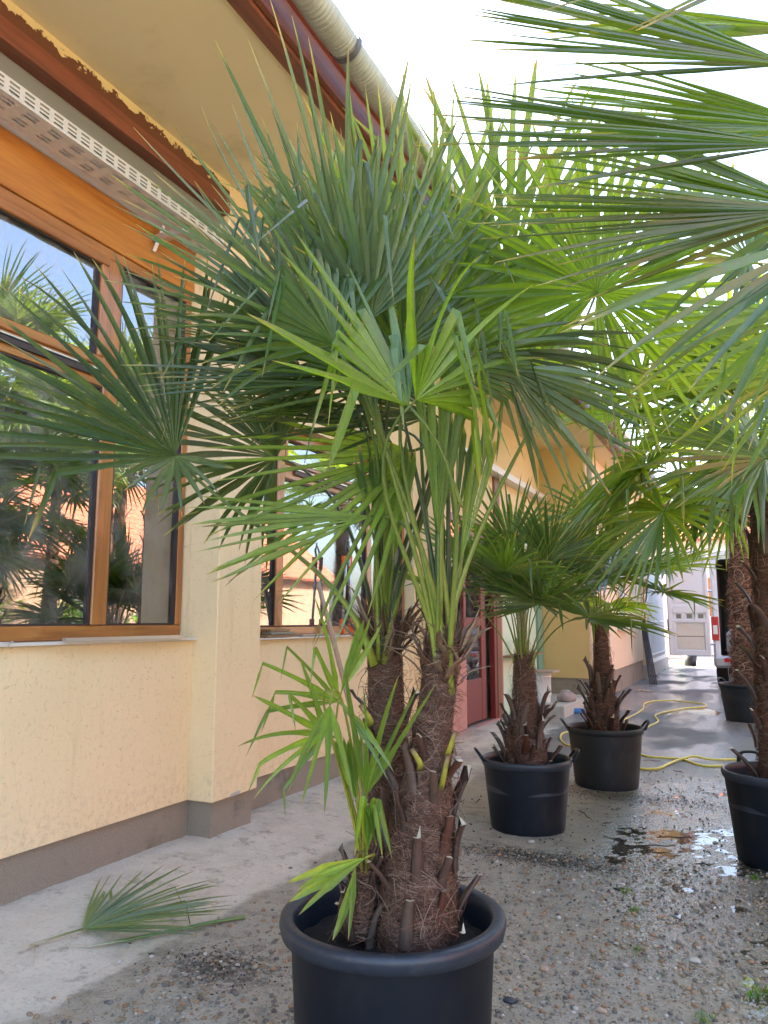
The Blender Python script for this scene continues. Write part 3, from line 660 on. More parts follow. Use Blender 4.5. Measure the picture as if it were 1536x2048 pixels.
# ------------------------------------------------------------------ palms
TONES = {'dark': (.019, .052, .012), 'mid': (.040, .094, .014), 'lime': (.098, .185, .013), 'pale': (.095, .165, .036), 'blue': (.048, .092, .050), 'dry': (.16, .20, .12)}
def blade(A, B, n, half, L, seed, tone='mid', join=.42, droop=.35, cup=.14, kink=.06, wfac=1.0, twist=.5, side=.62, kat=(.45, .8), thick=False, steps=10, tipy=.12, narrow=1.0, m=None, g=None):
    rs = np.random.RandomState(seed); A = nz(A); B = nz(B-np.dot(B, A)*A); Nn = np.cross(A, B)
    g = np.array([0, 0, -1.0]) if g is None else g
    th = np.linspace(-half, half, n+1); th = np.radians((th[:-1]+th[1:])/2); dth = np.radians(2*half/n)
    u = np.abs(th)/math.pi
    Ls = L*(1-(1-side)*u**1.5)*(1+.09*rs.randn(n)*.6)
    dth_w = dth*wfac
    D0 = np.cos(th)[:, None]*A+np.sin(th)[:, None]*B+cup*(1+.2*rs.randn(n))[:, None]*Nn
    D0 += .02*rs.randn(n, 3); D0 /= np.linalg.norm(D0, axis=1)[:, None]
    S0 = -np.sin(th)[:, None]*A+np.cos(th)[:, None]*B
    kk = rs.rand(n) < kink; sk = np.where(kk, kat[0]+(kat[1]-kat[0])*rs.rand(n), 9.0)
    dr = droop*(1+.35*rs.randn(n)); tw = twist*rs.randn(n); sj = join*(1+.12*rs.randn(n))
    lat = .10*rs.randn(n)
    wj = 2*join*L*math.tan(dth_w/2)
    base = np.array(TONES[tone] if isinstance(tone, str) else tone)
    cseg = base*(1+.22*rs.randn(n, 1)*np.array([1, .8, .7]))+np.array([.02, .012, 0])*rs.rand(n, 1)
    cseg = np.clip(cseg, .008, .6)
    tipl = np.maximum(.02, tipy*(.4+1.2*rs.rand(n)**2.5)); br = (rs.rand(n, 1) < .28); tipc = np.where(br, np.array([[.16, .10, .05]]), np.array([[.32, .27, .08]]))
    P = np.zeros((n, 3)); V = np.zeros((n, steps+1, 3, 3)); Cc = np.zeros((n, steps+1, 3, 3))
    kd = nz(g)*1.0; kdn = np.tile(kd, (n, 1))+.28*D0+.18*rs.randn(n, 3); kdn /= np.linalg.norm(kdn, axis=1)[:, None]
    ts = np.linspace(0, 1, steps+1)**.92
    for k in range(steps+1):
        t = ts[k]
        if k:
            dt = (ts[k]-ts[k-1]); tm = (ts[k]+ts[k-1])/2
            d = D0+g*(dr*tm**1.6)[:, None]*1.1+S0*(lat*tm**2)[:, None]
            d /= np.linalg.norm(d, axis=1)[:, None]
            d = np.where((tm > sk)[:, None], kdn, d); P = P+d*(Ls*dt)[:, None]
        else: d = D0
        s_ = t*L
        free = np.clip((t-sj)/(1-sj), 0, 1)
        wdt = np.where(t < sj, 2*s_*math.tan(dth_w/2), wj*(sj/join)*(1-free**3.6)*(1-.22*free))+.0012
        wdt = np.minimum(wdt, wj*1.05)*(1-.34*sm(0, .22, free)*narrow)
        ang = tw*free; Nk = np.cross(d, S0); Nk /= np.linalg.norm(Nk, axis=1)[:, None]+1e-9; Sk = np.cross(Nk, d)
        Sr = np.cos(ang)[:, None]*Sk+np.sin(ang)[:, None]*Nk; Nr = np.cross(d, Sr)
        ridge = (.50-.05*free)[:, None]*wdt[:, None]*Nr
        V[:, k, 0] = P-Sr*wdt[:, None]/2; V[:, k, 1] = P-ridge; V[:, k, 2] = P+Sr*wdt[:, None]/2
        c = cseg*(1+.25*(1-t)); c = c+np.array([.05, .07, -.005])*max(0, .25-t)*2.2
        yt = np.clip((t-(1-tipl))/tipl, 0, 1)[:, None]
        c = c*(1-yt)+tipc*yt
        for q in range(3): Cc[:, k, q] = c*(1.25 if q == 1 else 1.0)
    Vf = V.reshape(-1, 3); st = (steps+1)*3; F_ = []
    b0 = (np.arange(n)*st)[:, None]+(np.arange(steps)*3)[None, :]; b0 = b0.ravel()
    F1 = np.stack([b0, b0+1, b0+4, b0+3], 1); F2 = np.stack([b0+1, b0+2, b0+5, b0+4], 1)
    m = m or MB(); m.add(Vf, np.concatenate([F1, F2]).tolist(), 0, np.clip(Cc.reshape(-1, 3), .005, .9), np.tile([0.0, .5, 1.0], n*(steps+1))); return m

def bez(p0, p1, p2, p3, n=12):
    t = np.linspace(0, 1, n)[:, None]; return (1-t)**3*p0+3*t*(1-t)**2*p1+3*t*t*(1-t)*p2+t**3*p3
STK = {'g': (.15, .24, .04), 'y': (.40, .40, .05), 'd': (.055, .10, .03)}
def frond(parent, org, hub, A, B, d0, n=36, half=140, L=.55, seed=1, tone='mid', stalk='g', r0=.011, r1=.0045, **kw):
    """petiole as the part, leaf blade as its sub-part; all coordinates are world, parent sits at org"""
    base, hub, d0 = map(lambda v: np.asarray(v, float), (d0[0], hub, d0[1]))
    ln = np.linalg.norm(hub-base); pts = bez(base, base+nz(d0)*ln*.4, hub-nz(A)*ln*.33, hub, 14)
    tt = np.linspace(0, 1, 14)[:, None]; c0 = np.array(STK[stalk]); c = c0*(1-.35*tt)+np.array([.10, .14, .02])*tt*.3
    if stalk != 'd': c = c+np.array([.22, .16, -.01])*(1-tt)**3*.8
    rad = r1+(r0-r1)*(1-tt[:, 0])**1.2+ .006*(1-tt[:, 0])**8
    fr = MB().tube(pts-base, rad, 7, 0, c, flat=.6).build('frond', 'stalk', parent, True)
    fr.location = base-np.asarray(org)
    ext = kw.pop('ext', None)
    bmsh = blade(np.asarray(A), np.asarray(B), n, half, L, seed, tone, **kw)
    if ext:
        ph, eh, eL, en = ext; A2 = cdir(ph, 20); blade(A2, np.cross(A2, CF), en, eh, eL, seed+7, 'blue', m=bmsh, droop=.4, join=.3, kink=0, cup=.1, narrow=.6)
    b = bmsh.build('leaf_blade', 'leaf', fr, False)
    b.location = hub-base; return fr

def stub_mesh(seed):
    rs = np.random.RandomState(seed); m = MB(); n = 7; ln = .10+.05*rs.rand(); pts = []; t = np.linspace(0, 1, n)
    cv = .55+.5*rs.rand()
    pts = np.stack([.012+ln*cv*.55*t**1.5, .012*rs.randn()*t**2, -.03+ln*(1.0*t-.12*t*t)], 1)
    wd = .0165*(1-.5*t)*(1+.3*rs.rand()); th = .0045+.002*t
    sk = .010*rs.randn(); vs = []
    for k in range(n):
        o = pts[k]
        vs += [o+[-th[k], -wd[k], 0], o+[th[k], -wd[k]*.85, 0], o+[th[k]*1.7, 0, 0], o+[th[k], wd[k]*.85, 0], o+[-th[k], wd[k], 0], o+[-th[k]*.4, 0, 0]]
    vs = np.array(vs); vs[-6:, 2] += sk*np.sign(vs[-6:, 1])+.006*rs.rand()
    f = [(k*6+q, k*6+(q+1) % 6, (k+1)*6+(q+1) % 6, (k+1)*6+q) for k in range(n-1) for q in range(6)]
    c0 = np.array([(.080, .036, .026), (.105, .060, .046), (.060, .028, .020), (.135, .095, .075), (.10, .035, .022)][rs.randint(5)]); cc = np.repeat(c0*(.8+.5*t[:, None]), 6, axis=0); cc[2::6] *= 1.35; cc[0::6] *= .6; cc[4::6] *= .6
    m.add(vs, f, 0, cc); top = vs[-6:]+[0, 0, .0006]; m.add(top, [(0, 1, 2), (0, 2, 5), (5, 2, 3), (5, 3, 4)], 0, (.70, .58, .40)); 
    me = m.mesh('leaf_base', True); me.materials.append(MAT['stalk']); return me
STUBS = [stub_mesh(40+k) for k in range(9)]

def trunk(parent, org, path, rads, nf, nstub, seed, fw=.0011, stub_t=(0, .9), fibre_out=.010, wisps=60, tone=(.14, .070, .045), stubscale=1.0, fcol=1.0, flen=1.0):
    """fibrous trunk: core, matted fibres, cut leaf bases"""
    rs = np.random.RandomState(seed); path = np.asarray(path, float); o = np.asarray(org, float)
    T = np.linspace(0, 1, len(path)); tt = np.linspace(0, 1, 40)
    P = np.stack([np.interp(tt, T, path[:, k]) for k in range(3)], 1)
    for _ in range(3): P[1:-1] = (P[:-2]+2*P[1:-1]+P[2:])/4
    Rr = np.interp(tt, np.linspace(0, 1, len(rads)), rads)
    def at(t): return np.array([np.interp(t, tt, P[:, k]) for k in range(3)]), float(np.interp(t, tt, Rr))
    tg = nz(P[-1]-P[0]); U = nz(np.cross(tg, [0, 1, .1])); W_ = np.cross(tg, U); seg = 22; vs = []
    for k in range(40):
        for q in range(seg):
            a = 2*math.pi*q/seg; rr = Rr[k]*(1+.16*(fbm(a*1.9+seed, tt[k]*14+seed, 3)-.5)+.05*math.sin(tt[k]*60+2*math.sin(a)))*.96
            vs.append(P[k]+rr*(math.cos(a)*U+math.sin(a)*W_))
    f = [(k*seg+q, k*seg+(q+1) % seg, (k+1)*seg+(q+1) % seg, (k+1)*seg+q) for k in range(39) for q in range(seg)]
    f.append(tuple(39*seg+q for q in range(seg)))
    vs = np.array(vs); cn = fbm(vs[:, 0]*40+vs[:, 1]*30, vs[:, 2]*25, 3)[:, None]
    core = MB().add(vs-o, f, 0, np.array(tone)*(.35+1.0*cn)).build('trunk', 'trunk', parent, True)
    # matted fibres
    m = MB(); VV = []; FF = []; CC = []; k0 = 0; length = np.linalg.norm(P[-1]-P[0])
    pal = np.array([(.17, .085, .055), (.24, .135, .095), (.125, .055, .036), (.30, .205, .15), (.085, .042, .030), (.20, .10, .068)])
    for j in range(nf+wisps):
        wisp = j >= nf
        t = rs.rand() if not wisp else min(1, .04+.98*rs.rand()); a = rs.rand()*6.283; ln = (.05+.10*rs.rand())*flen*(1.25 if wisp else 1)
        sgn = 1 if rs.rand() < .5 else -1; pit = (.10+.5*rs.rand()) if rs.rand() < .75 else 1.5
        if rs.rand() < .5: pit = -pit*.6
        ns = 6; c, r = at(t); lift0 = .001+fibre_out*rs.rand()**2; w_ = fw*(.6+.9*rs.rand()); pts = []
        cur = rs.randn()*(1.5 if wisp else .55)
        for q in range(ns+1):
            s_ = q/ns; aa = a+sgn*s_*ln/max(r, .02)*math.cos(pit+cur*s_); tz = t+s_*ln/length*math.sin(pit+cur*s_)
            cc, r2 = at(min(max(tz, 0), 1)); over = max(0, tz-1)*length
            lift = lift0+(.010+.03*rs.rand()*.2)*s_*(1-s_)*2+(wisp*(.045*flen)*s_**1.4)
            pts.append(cc+(r2*(1+.0)+lift)*(math.cos(aa)*U+math.sin(aa)*W_)+tg*over-np.array([0, 0, 1])*(wisp*.03*s_**2))
        pts = np.array(pts); d = np.gradient(pts, axis=0); rad = pts-np.array([at(t)[0]]); sd = np.cross(d, rad*(1-.0)+.02*rs.randn(3)); sd /= np.linalg.norm(sd, axis=1)[:, None]+1e-9
        wv = w_*(1-.6*np.linspace(0, 1, ns+1)**2)[:, None]
        v = np.concatenate([pts-sd*wv, pts+sd*wv]); VV.append(v)
        idx = np.arange(ns); FF.append(np.stack([idx, idx+1, idx+ns+2, idx+ns+1], 1)+k0); k0 += 2*(ns+1)
        CC.append(np.tile(pal[rs.randint(6)]*(.7+.7*rs.rand())*(fcol if wisp else 1.0), (2*(ns+1), 1)))
    m.add(np.concatenate(VV)-o, np.concatenate(FF).tolist(), 0, np.concatenate(CC))
    fb = m.build('trunk_fibre', 'fibre', core, False); setp(fb, kind='stuff')
    # leaf bases
    for k in range(nstub):
        t = stub_t[0]+(stub_t[1]-stub_t[0])*(k+.5*rs.rand())/nstub; a = k*2.39996+seed+.3*rs.randn(); c, r = at(t)
        pos = c+(r*.93)*(math.cos(a)*U+math.sin(a)*W_)
        dxy = math.cos(a)*U+math.sin(a)*W_
        s_ = link_mesh('leaf_base', STUBS[rs.randint(9)], core, pos-o, (0, .12*rs.randn(), math.atan2(dxy[1], dxy[0])+.25*rs.randn()), stubscale*(.75+.5*rs.rand()))
    return core, P[-1], at

def pot(c, r, h, label, mat='potblk', handles=None, group='black plastic plant pots', rimw=.026, soil=.07, lip=True, seg=64, pcat='pot', rmat='potrim'):
    e = empty('plant_pot', c, label, pcat, group)
    rb = r*.80; rt = r-rimw
    body = [(0, .004), (rb-.02, .004), (rb-.006, .0), (rb, .012)]+[(rb+.004+(rt-rb-.001)*q/12, .03+(h-.075)*q/12) for q in range(13)]
    MB().lathe(body, seg=seg).build('pot_body', mat, e, True)
    rim = [(rt+.003, h-.05), (r-.006, h-.045), (r-.003, h-.03), (r, h-.020), (r-.002, h-.006), (r-.010, h), (rt+.002, h-.001), (rt-.004, h-.006), (rt-.006, h-.04), (rt-.012, h-.2)]
    MB().lathe(rim, seg=seg, fn=lambda a, z: 1+.004*math.sin(2*a+1)+.003*math.sin(5*a)).build('pot_rim', rmat, e, True)
    # soil, a lumpy disc with bits in it
    m = MB(); rr = rt-.012; nr = 20; vs = [(0, 0, h-soil+.02)]
    for q in range(1, nr+1):
        for k in range(48):
            a = 2*math.pi*k/48; x, y = rr*q/nr*math.cos(a), rr*q/nr*math.sin(a)
            vs.append((x, y, h-soil+.02*(1-q/nr)+.040*(float(fbm(x*34+c[0]*9, y*34, 4))-.5)))
    f = [(0, 1+k, 1+(k+1) % 48) for k in range(48)]+[(1+(q-1)*48+k, 1+q*48+k, 1+q*48+(k+1) % 48, 1+(q-1)*48+(k+1) % 48) for q in range(1, nr) for k in range(48)]
    m.add(vs, f); m.build('soil', 'soil', e, True)
    for a in (handles or []):
        a = R(a); m = MB(); ur = np.array([math.cos(a), math.sin(a), 0]); ut = np.array([-math.sin(a), math.cos(a), 0]); k = []
        for s_ in np.linspace(-1, 1, 11):
            out = .042*(1-abs(s_)**3.5); k.append(ur*(r-.004+out)+ut*(.085*s_)+np.array([0, 0, h-.014+.062*(1-abs(s_)**4)]))
        m.tube(k, .013, 8, flat=.6); m.build('pot_handle', mat, e, True)
    return e

# --- foreground pot with a twin-trunk palm
PC = np.array([-0.955, 2.07, 0.0])
pot(PC, .312, .55, 'large blue black plastic pot with a scuffed thick rim in the foreground', rimw=.034, soil=.085, seg=96)
def zc(p): return float(np.dot(np.asarray(p)-C0, CF))
D1 = zc(PC+np.array([0, 0, .5]))
org = PC+np.array([0, 0, .47])
P1 = empty('fan_palm', org, 'tall twin trunk fan palm filling the middle, in the large foreground pot', 'palm', 'fan palms in black pots')
# trunk B (front, right) and trunk A (behind, left)
bB = [dep(832, 1895, D1-.05), dep(838, 1760, D1-.045), dep(846, 1640, D1-.03), dep(860, 1500, D1-.02), dep(874, 1400, D1), dep(888, 1285, D1+.01)]
cB, tB, atB = trunk(P1, org, bB, [.098, .092, .074, .042, .037, .034], 11000, 24, 3, stub_t=(.02, .62), fw=.0009, wisps=200, fibre_out=.008)
bA = [dep(768, 1850, D1+.13), dep(774, 1660, D1+.17), dep(775, 1500, D1+.20), dep(772, 1380, D1+.20), dep(766, 1235, D1+.20)]
cA, tA, atA = trunk(P1, org, bA, [.056, .048, .044, .042, .038], 8500, 12, 5, stub_t=(.05, .7), fw=.0009, wisps=200, fibre_out=.008)
# fresh yellow-green stubs on the front trunk
for (x, y, rz, sc) in ((838, 1520, 2.6, .65), (880, 1550, -.4, 1.15), (893, 1490, -.1, .8), (738, 1432, 2.9, .65)):
    pts = [dep(x, y+60*sc*.5, D1-.075), dep(x+6, y+10, D1-.10), dep(x+18*math.cos(rz), y-35*sc, D1-.10)]
    P_ = bez(np.array(pts[0]), np.array(pts[1]), np.array(pts[1]), np.array(pts[2]), 8)
    MB().tube(P_-org, np.linspace(.009, .007, 8), 7, 0, np.array([(.30, .26, .04)]*2+[(.38, .36, .04)]*4+[(.34, .28, .05), (.16, .07, .035)]), flat=.55).build('leaf_base', 'stalk', P1, True)

def fr1(par, org, D, top, hx, hy, dz, phi, eps, rho, half, L, n, seed, tone, stalk='g', d0=None, **kw):
    hub = dep(hx, hy, D+dz); A = cdir(phi, eps); B0 = nz(np.cross(A, CF)); B = B0*math.cos(R(rho))+np.cross(A, B0)*math.sin(R(rho))
    up = np.cross(A, B)
    if np.dot(up, [0, 0, 1])+.5*np.dot(up, -CF) < 0: B = -B     # upper leaf face turned up or to the light
    d0 = d0 if d0 is not None else nz(np.array([0, 0, 1.0])+.55*(hub-top)/np.linalg.norm(hub-top))
    frond(par, org, hub, A, B, (top, d0), n, half, L, seed, tone, stalk, **kw)
J = lambda p, s, k: p+np.array([math.cos(k*2.4), math.sin(k*2.4), 0])*s
L1 = [
 # hx,  hy,  dz, phi, eps, rho, half, L, n, tone, stalk, extra
 (350, 912, .00, 128, 12, 22, 62, .58, 27, 'dark', 'g', dict(kink=.06, droop=.20, cup=.1, join=.50, ext=(262, 95, .19, 9))),
 (552, 915, .28, 165, 5, 40, 100, .48, 32, 'dark', 'd', dict(kink=.05, side=.6, join=.5)),
 (610, 668, .05, 150, 5, 35, 46, .53, 17, 'mid', 'g', dict(kink=.08, droop=.16)),
 (645, 640, -.12, 126, 6, 35, 40, .58, 16, 'blue', 'g', dict(kink=.24, droop=.08, kat=(.35, .7))),
 (640, 720, .05, 140, 0, 50, 55, .52, 19, 'dark', 'g', dict(kink=.06, droop=.18)),
 (700, 615, -.12, 97, 4, 25, 42, .64, 15, 'blue', 'g', dict(kink=.30, droop=.05, kat=(.38, .75))),
 (670, 690, -.28, 128, 12, 30, 75, .42, 20, 'mid', 'g', dict(kink=.40, droop=.3, kat=(.4, .7))),
 (740, 640, -.2, 88, 8, 20, 55, .46, 15, 'blue', 'g', dict(kink=.45, droop=.15, kat=(.45, .75))),
 (785, 610, .12, 84, 0, 30, 42, .60, 15, 'pale', 'g', dict(kink=.10, droop=.08)),
 (865, 655, .30, 76, -5, 5, 92, .70, 32, 'pale', 'g', dict(kink=.06, droop=.08, join=.5)),
 (800, 700, .05, 75, 8, 40, 70, .50, 19, 'mid', 'd', dict(kink=.20, droop=.25)),
 (1018, 570, .34, 84, 0, 5, 88, .70, 32, 'pale', 'g', dict(kink=.02, droop=.06, join=.52, cup=.05)),
 (1194, 583, .12, 70, 5, 8, 165, .54, 52, 'lime', 'g', dict(kink=.03, droop=.22, side=.9, join=.42, cup=.06)),
 (818, 812, -.26, 138, 5, 48, 62, .46, 13, 'lime', 'g', dict(kink=.30, droop=.15, cup=.3, kat=(.42, .55), wfac=1.0, side=.9)),
 (832, 800, -.28, 38, 5, 42, 62, .42, 12, 'lime', 'g', dict(kink=.65, droop=.45, cup=.2, kat=(.35, .55), wfac=1.0)),
 (895, 735, -.12, 2, 10, 40, 60, .38, 15, 'mid', 'g', dict(kink=.45, droop=.6, kat=(.35, .6))),
 (965, 706, .0, -18, 8, 62, 42, .46, 17, 'dark', 'g', dict(kink=.02, droop=.36, join=.5)),
 (1010, 735, -.12, -45, 10, 40, 42, .42, 10, 'blue', 'g', dict(kink=.2, droop=.5)),
 (826, 902, .08, 208, 5, 20, 50, .62, 15, 'lime', 'g', dict(kink=.02, droop=.10, join=.32)),
 (742, 1033, .0, 190, 8, 30, 18, .48, 9, 'lime', 'g', dict(kink=.0, droop=.12, join=.6)),
 (877, 1068, -.10, 90, 5, 10, 12, .50, 8, 'pale', 'g', dict(kink=.1, droop=.05, join=.75, wfac=1.2)),
 (650, 770, .0, 174, 5, 55, 38, .50, 14, 'dark', 'g', dict(kink=.03, droop=.16)),
 (690, 812, .1, 182, 5, 60, 34, .44, 13, 'mid', 'd', dict(kink=.0, droop=.10)),
 (600, 730, .22, 162, 0, 55, 55, .44, 18, 'dark', 'd', dict(kink=.05)),
 (700, 560, .3, 112, -10, 30, 58, .50, 18, 'mid', 'd', dict(kink=.06)),
 (735, 745, .0, 176, 3, 50, 46, .50, 16, 'dark', 'd', dict(kink=.04, droop=.12)),
 (800, 775, -.02, 168, 3, 48, 40, .50, 14, 'mid', 'd', dict(kink=.10, droop=.15)),
 (765, 850, .12, 178, 3, 60, 36, .48, 13, 'dark', 'd', dict(kink=.0, droop=.1)),
 (805, 745, .18, 150, 0, 25, 85, .40, 30, 'dark', 'd', dict(kink=.05, droop=.15)),
 (730, 690, .20, 190, 0, 40, 55, .46, 20, 'dark', 'd', dict(kink=.05, droop=.12)),
 (870, 830, .20, 150, 0, 30, 60, .42, 20, 'dark', 'd', dict(kink=.0, droop=.12)),
 (735, 560, .05, 105, 4, 35, 60, .46, 22, 'blue', 'd', dict(kink=.25, droop=.12, kat=(.4, .7))),
 (935, 690, .42, 62, -10, 20, 80, .56, 24, 'lime', 'd', dict(kink=.05)),
]
for k, (hx, hy, dz, ph, ep, rh, hf, L_, n_, tn, stt, ex) in enumerate(L1):
    left = hx < 690 or (k % 2 == 0 and hx < 830)
    top = J(tA, .022, k) if left else J(tB, .02, k); top = top-np.array([0, 0, .10+.012*(k % 5)])
    if hx == 350: top = dep(748, 1330, D1+.12)
    fr1(P1, org, D1, top, hx, hy, dz, ph, ep, rh, hf, L_, (n_ if hf < 25 or n_ > 45 else int(n_*(1.15 if tn == 'lime' else 1.2))), 100+k, tn, stt, r0=.0130, r1=.0055, **ex)
# spears standing in the crown
for k, (x, y, top) in enumerate(((915, 900, tB), (950, 985, tB), (745, 1010, tA), (800, 1010, tA))):
    hub = dep(x, y, D1+.05); b_ = J(top, .02, k+3)-np.array([0, 0, .08])
    A = nz(hub-b_); frond(P1, org, b_+(hub-b_)*.62, A, nz(np.cross(A, CF)), (b_, A), 5, 9, .34, 170+k, 'pale' if k % 2 else 'mid', 'g', join=.9, kink=0, droop=.03, cup=.02, tipy=.05)
# brown papery sheaths round the crown
def sheaths(par, org, top, n, seed, ln=.13, sc=1.0):
    rs = np.random.RandomState(seed); m = MB()
    for k in range(n):
        a = rs.rand()*6.283; b_ = top+np.array([math.cos(a), math.sin(a), 0])*.042*sc-np.array([0, 0, .10*rs.rand()+.02]); l_ = ln*(.5+.8*rs.rand())
        d = nz([math.cos(a)*.7, math.sin(a)*.7, 1.0]); pts = [b_]
        for q in range(6):
            d = nz(d+.25*rs.randn(3)*np.array([1, 1, .6])+np.array([math.cos(a), math.sin(a), -.35])*.22*q/6); pts.append(pts[-1]+d*l_/6)
        wd = (.004+.010*rs.rand())*sc; c = np.array([(.17, .085, .045), (.25, .15, .09), (.10, .05, .03), (.33, .23, .15)][rs.randint(4)])
        m.tube(np.array(pts)-org, wd*np.array([.8, 1, 1, .8, .6, .35, .08]), 5, 0, c, flat=.18)
    setp(m.build('leaf_sheath', 'fibre', par, True), kind='stuff')
sheaths(P1, org, tA, 46, 1, .17, 1.2); sheaths(P1, org, tB, 40, 2, .15, 1.05)

# --- small offshoot palm in the same pot
o2 = dep(716, 1850, D1-.03)
P2 = empty('young_palm', o2, 'small bright green offshoot palm with kinked leaves at the left side of the foreground pot', 'palm', 'fan palms in black pots')
c2, t2, _a = trunk(P2, o2, [dep(716, 1862, D1-.03), dep(722, 1800, D1-.03), dep(730, 1735, D1-.02)], [.040, .034, .02], 700, 14, 9, stub_t=(0, .9), wisps=60, stubscale=.8)
O2 = [
 (652, 1469, .05, 165, 20, 10, 66, .28, 7, 'lime', dict(kink=.30, droop=.3, join=.22, wfac=.95, kat=(.5, .75))),
 (678, 1404, .08, 138, 10, 15, 48, .32, 6, 'mid', dict(kink=.70, droop=.25, join=.24, kat=(.55, .75), wfac=.85)),
 (732, 1592, -.04, 80, 10, 10, 24, .36, 5, 'lime', dict(kink=.0, droop=.08, join=.3, wfac=1.1)),
 (660, 1410, -.10, 262, 25, 0, 30, .25, 4, 'lime', dict(kink=.0, droop=.3, join=.25, wfac=1.2)),
 (712, 1600, -.02, 100, 5, 5, 12, .19, 5, 'lime', dict(kink=.0, droop=.05, join=.7, wfac=1.8)),
 (734, 1706, -.10, 88, 5, 10, 10, .30, 4, 'lime', dict(kink=1.0, droop=.0, join=.4, wfac=2.0, kat=(.50, .54))),
 (730, 1716, -.12, 192, 25, 20, 13, .22, 4, 'pale', dict(kink=.0, droop=.15, join=.6, wfac=1.8)),
 (712, 1728, -.12, 262, 20, 5, 5, .19, 2, 'lime', dict(kink=.0, droop=.05, join=.6, wfac=2.2)),
 (682, 1385, .02, 72, 0, 30, 18, .22, 4, 'mid', dict(kink=.0, droop=.05, join=.5, wfac=1.3)),
 (676, 1398, -.06, 318, 20, 10, 6, .24, 2, 'lime', dict(kink=.0, droop=.35, join=.5, wfac=1.6)),
]
for k, (hx, hy, dz, ph, ep, rh, hf, L_, n_, tn, ex) in enumerate(O2):
    fr1(P2, o2, D1-.03, J(t2, .006, k)-np.array([0, 0, .04]), hx, hy, dz, ph, ep, rh, hf, L_, n_, 300+k, (.105, .195, .015) if tn != 'pale' else (.2, .3, .05), 'y', r0=.007, r1=.004, tipy=.05, twist=.25, **ex)

# --- generic crowns
def crown(par, org, top, n, plen, L, seed, tones=('mid', 'dark'), e0=78, e1=-28, nseg=34, half=148, kink=.07, droop=.38, stalk='g', pv=.25, steps=8, skip=None, up=0.0):
    rs = np.random.RandomState(seed)
    for k in range(n):
        f = (k+.5)/n; az = k*2.39996+seed+.2*rs.randn(); el = R(e0+(e1-e0)*f**.9+8*rs.randn()); pl = plen*(1+pv*rs.randn()*.6)*(.55+.45*min(1, f*2.2))
        h = np.array([math.cos(az), math.sin(az), 0]); d1 = h*math.cos(el)+np.array([0, 0, 1])*math.sin(el)
        hub = top+d1*pl+np.array([0, 0, up])
        if skip and skip(hub): continue
        ea = el-R(8+20*f); A = h*math.cos(ea)+np.array([0, 0, 1])*math.sin(ea); B = np.cross([0, 0, 1], h); B = nz(B+.25*rs.randn()*np.cross(A, B))
        if np.cross(A, B)[2] < 0 and math.cos(ea) > 0: B = -B
        d0 = nz(h*.35*(.4+f)+np.array([0, 0, 1]))
        b_ = top+h*.02-np.array([0, 0, .05+.10*f])
        frond(par, org, hub, A, B, (b_, d0), nseg, half*(.55+.45*min(1, f*2.5)), L*(1+.1*rs.randn()), seed*50+k, tones[rs.randint(len(tones))], stalk, kink=kink, droop=droop*(.5+f), steps=steps, r0=.010)

def make_palm(base, h, r, label, seed, tones, nfr=22, plen=.5, L=.5, nf=1500, nstub=24, wisps=80, lean=(0, 0), group='fan palms in black pots', **kw):
    e = empty('fan_palm', base, label, 'palm', group); b_ = np.asarray(base, float)
    path = [b_, b_+[lean[0]*.3, lean[1]*.3, h*.4], b_+[lean[0], lean[1], h]]
    tk = {k: kw.pop(k) for k in ('stub_t', 'fibre_out', 'stubscale', 'flen', 'fw', 'fcol') if k in kw}
    c, tp, _q = trunk(e, b_, path, [r*1.25, r*1.15, r*.9, r*.65, r*.55], nf, nstub, seed, wisps=wisps, **tk)
    crown(e, b_, tp, nfr, plen, L, seed, tones, **kw); return e

HP = {}
def place_pot(name, c, r, h, label, handles, mat='potblk', **kw): return pot(np.array([c[0], c[1], 0.0]), r, h, label, mat, handles, **kw)
# pot three and four stand along the wall side of the lane
p3 = (-1.405, 5.16); p4 = (-1.16, 6.72); p5 = (0.09, 5.08); p6 = (-0.12, 11.75)
place_pot('p', p3, .295, .455, 'black handled pot nearer the camera of the two by the red door', [205, 20], rimw=.018)
place_pot('p', p4, .31, .48, 'dusty dark grey handled pot standing behind, next to the yellow hose', [196, 16], 'potold', rimw=.018, rmat='potold')
place_pot('p', p5, .31, .50, 'black handled pot cut off by the right edge of the picture', [118, 300], rimw=.018)
place_pot('p', p6, .36, .50, 'dusty black pot behind the right edge pot, in front of the van', [150, 330], 'potold', rimw=.018, rmat='potold')
P3 = make_palm((p3[0], p3[1], .40), .72, .105, 'short fan palm with dark green fans in the pot by the red door', 21, ('mid', 'mid', 'dark'), 13, .60, .48, 2200, 34, stub_t=(0, .60), stubscale=1.35, e0=84, e1=22, droop=.2, up=.04)
make_palm((p4[0], p4[1], .42), .92, .095, 'slim fan palm standing behind the short one, in the dusty pot', 22, ('mid', 'lime', 'mid'), 16, .66, .50, 1800, 34, stub_t=(0, .60), stubscale=1.35, e0=84, e1=18, droop=.22, up=.05)
make_palm((p5[0], p5[1], .44), 1.95, .088, 'tall dark fan palm at the right edge with curved cut leaf stubs', 23, ('lime', 'mid', 'mid'), 36, .72, .58, 3400, 44, lean=(-.02, 0), stub_t=(0, .98), stubscale=1.35, e0=80, e1=-38, nseg=36)
make_palm((p6[0], p6[1], .44), 3.0, .115, 'tall shaggy trunked fan palm in front of the white van', 24, ('mid', 'lime'), 17, .75, .60, 5600, 52, wisps=1500, stub_t=(0, .98), fibre_out=.05, flen=1.5, fw=.0030, fcol=2.1, e0=75, e1=-35)
D3 = zc((p3[0], p3[1], 1.3))
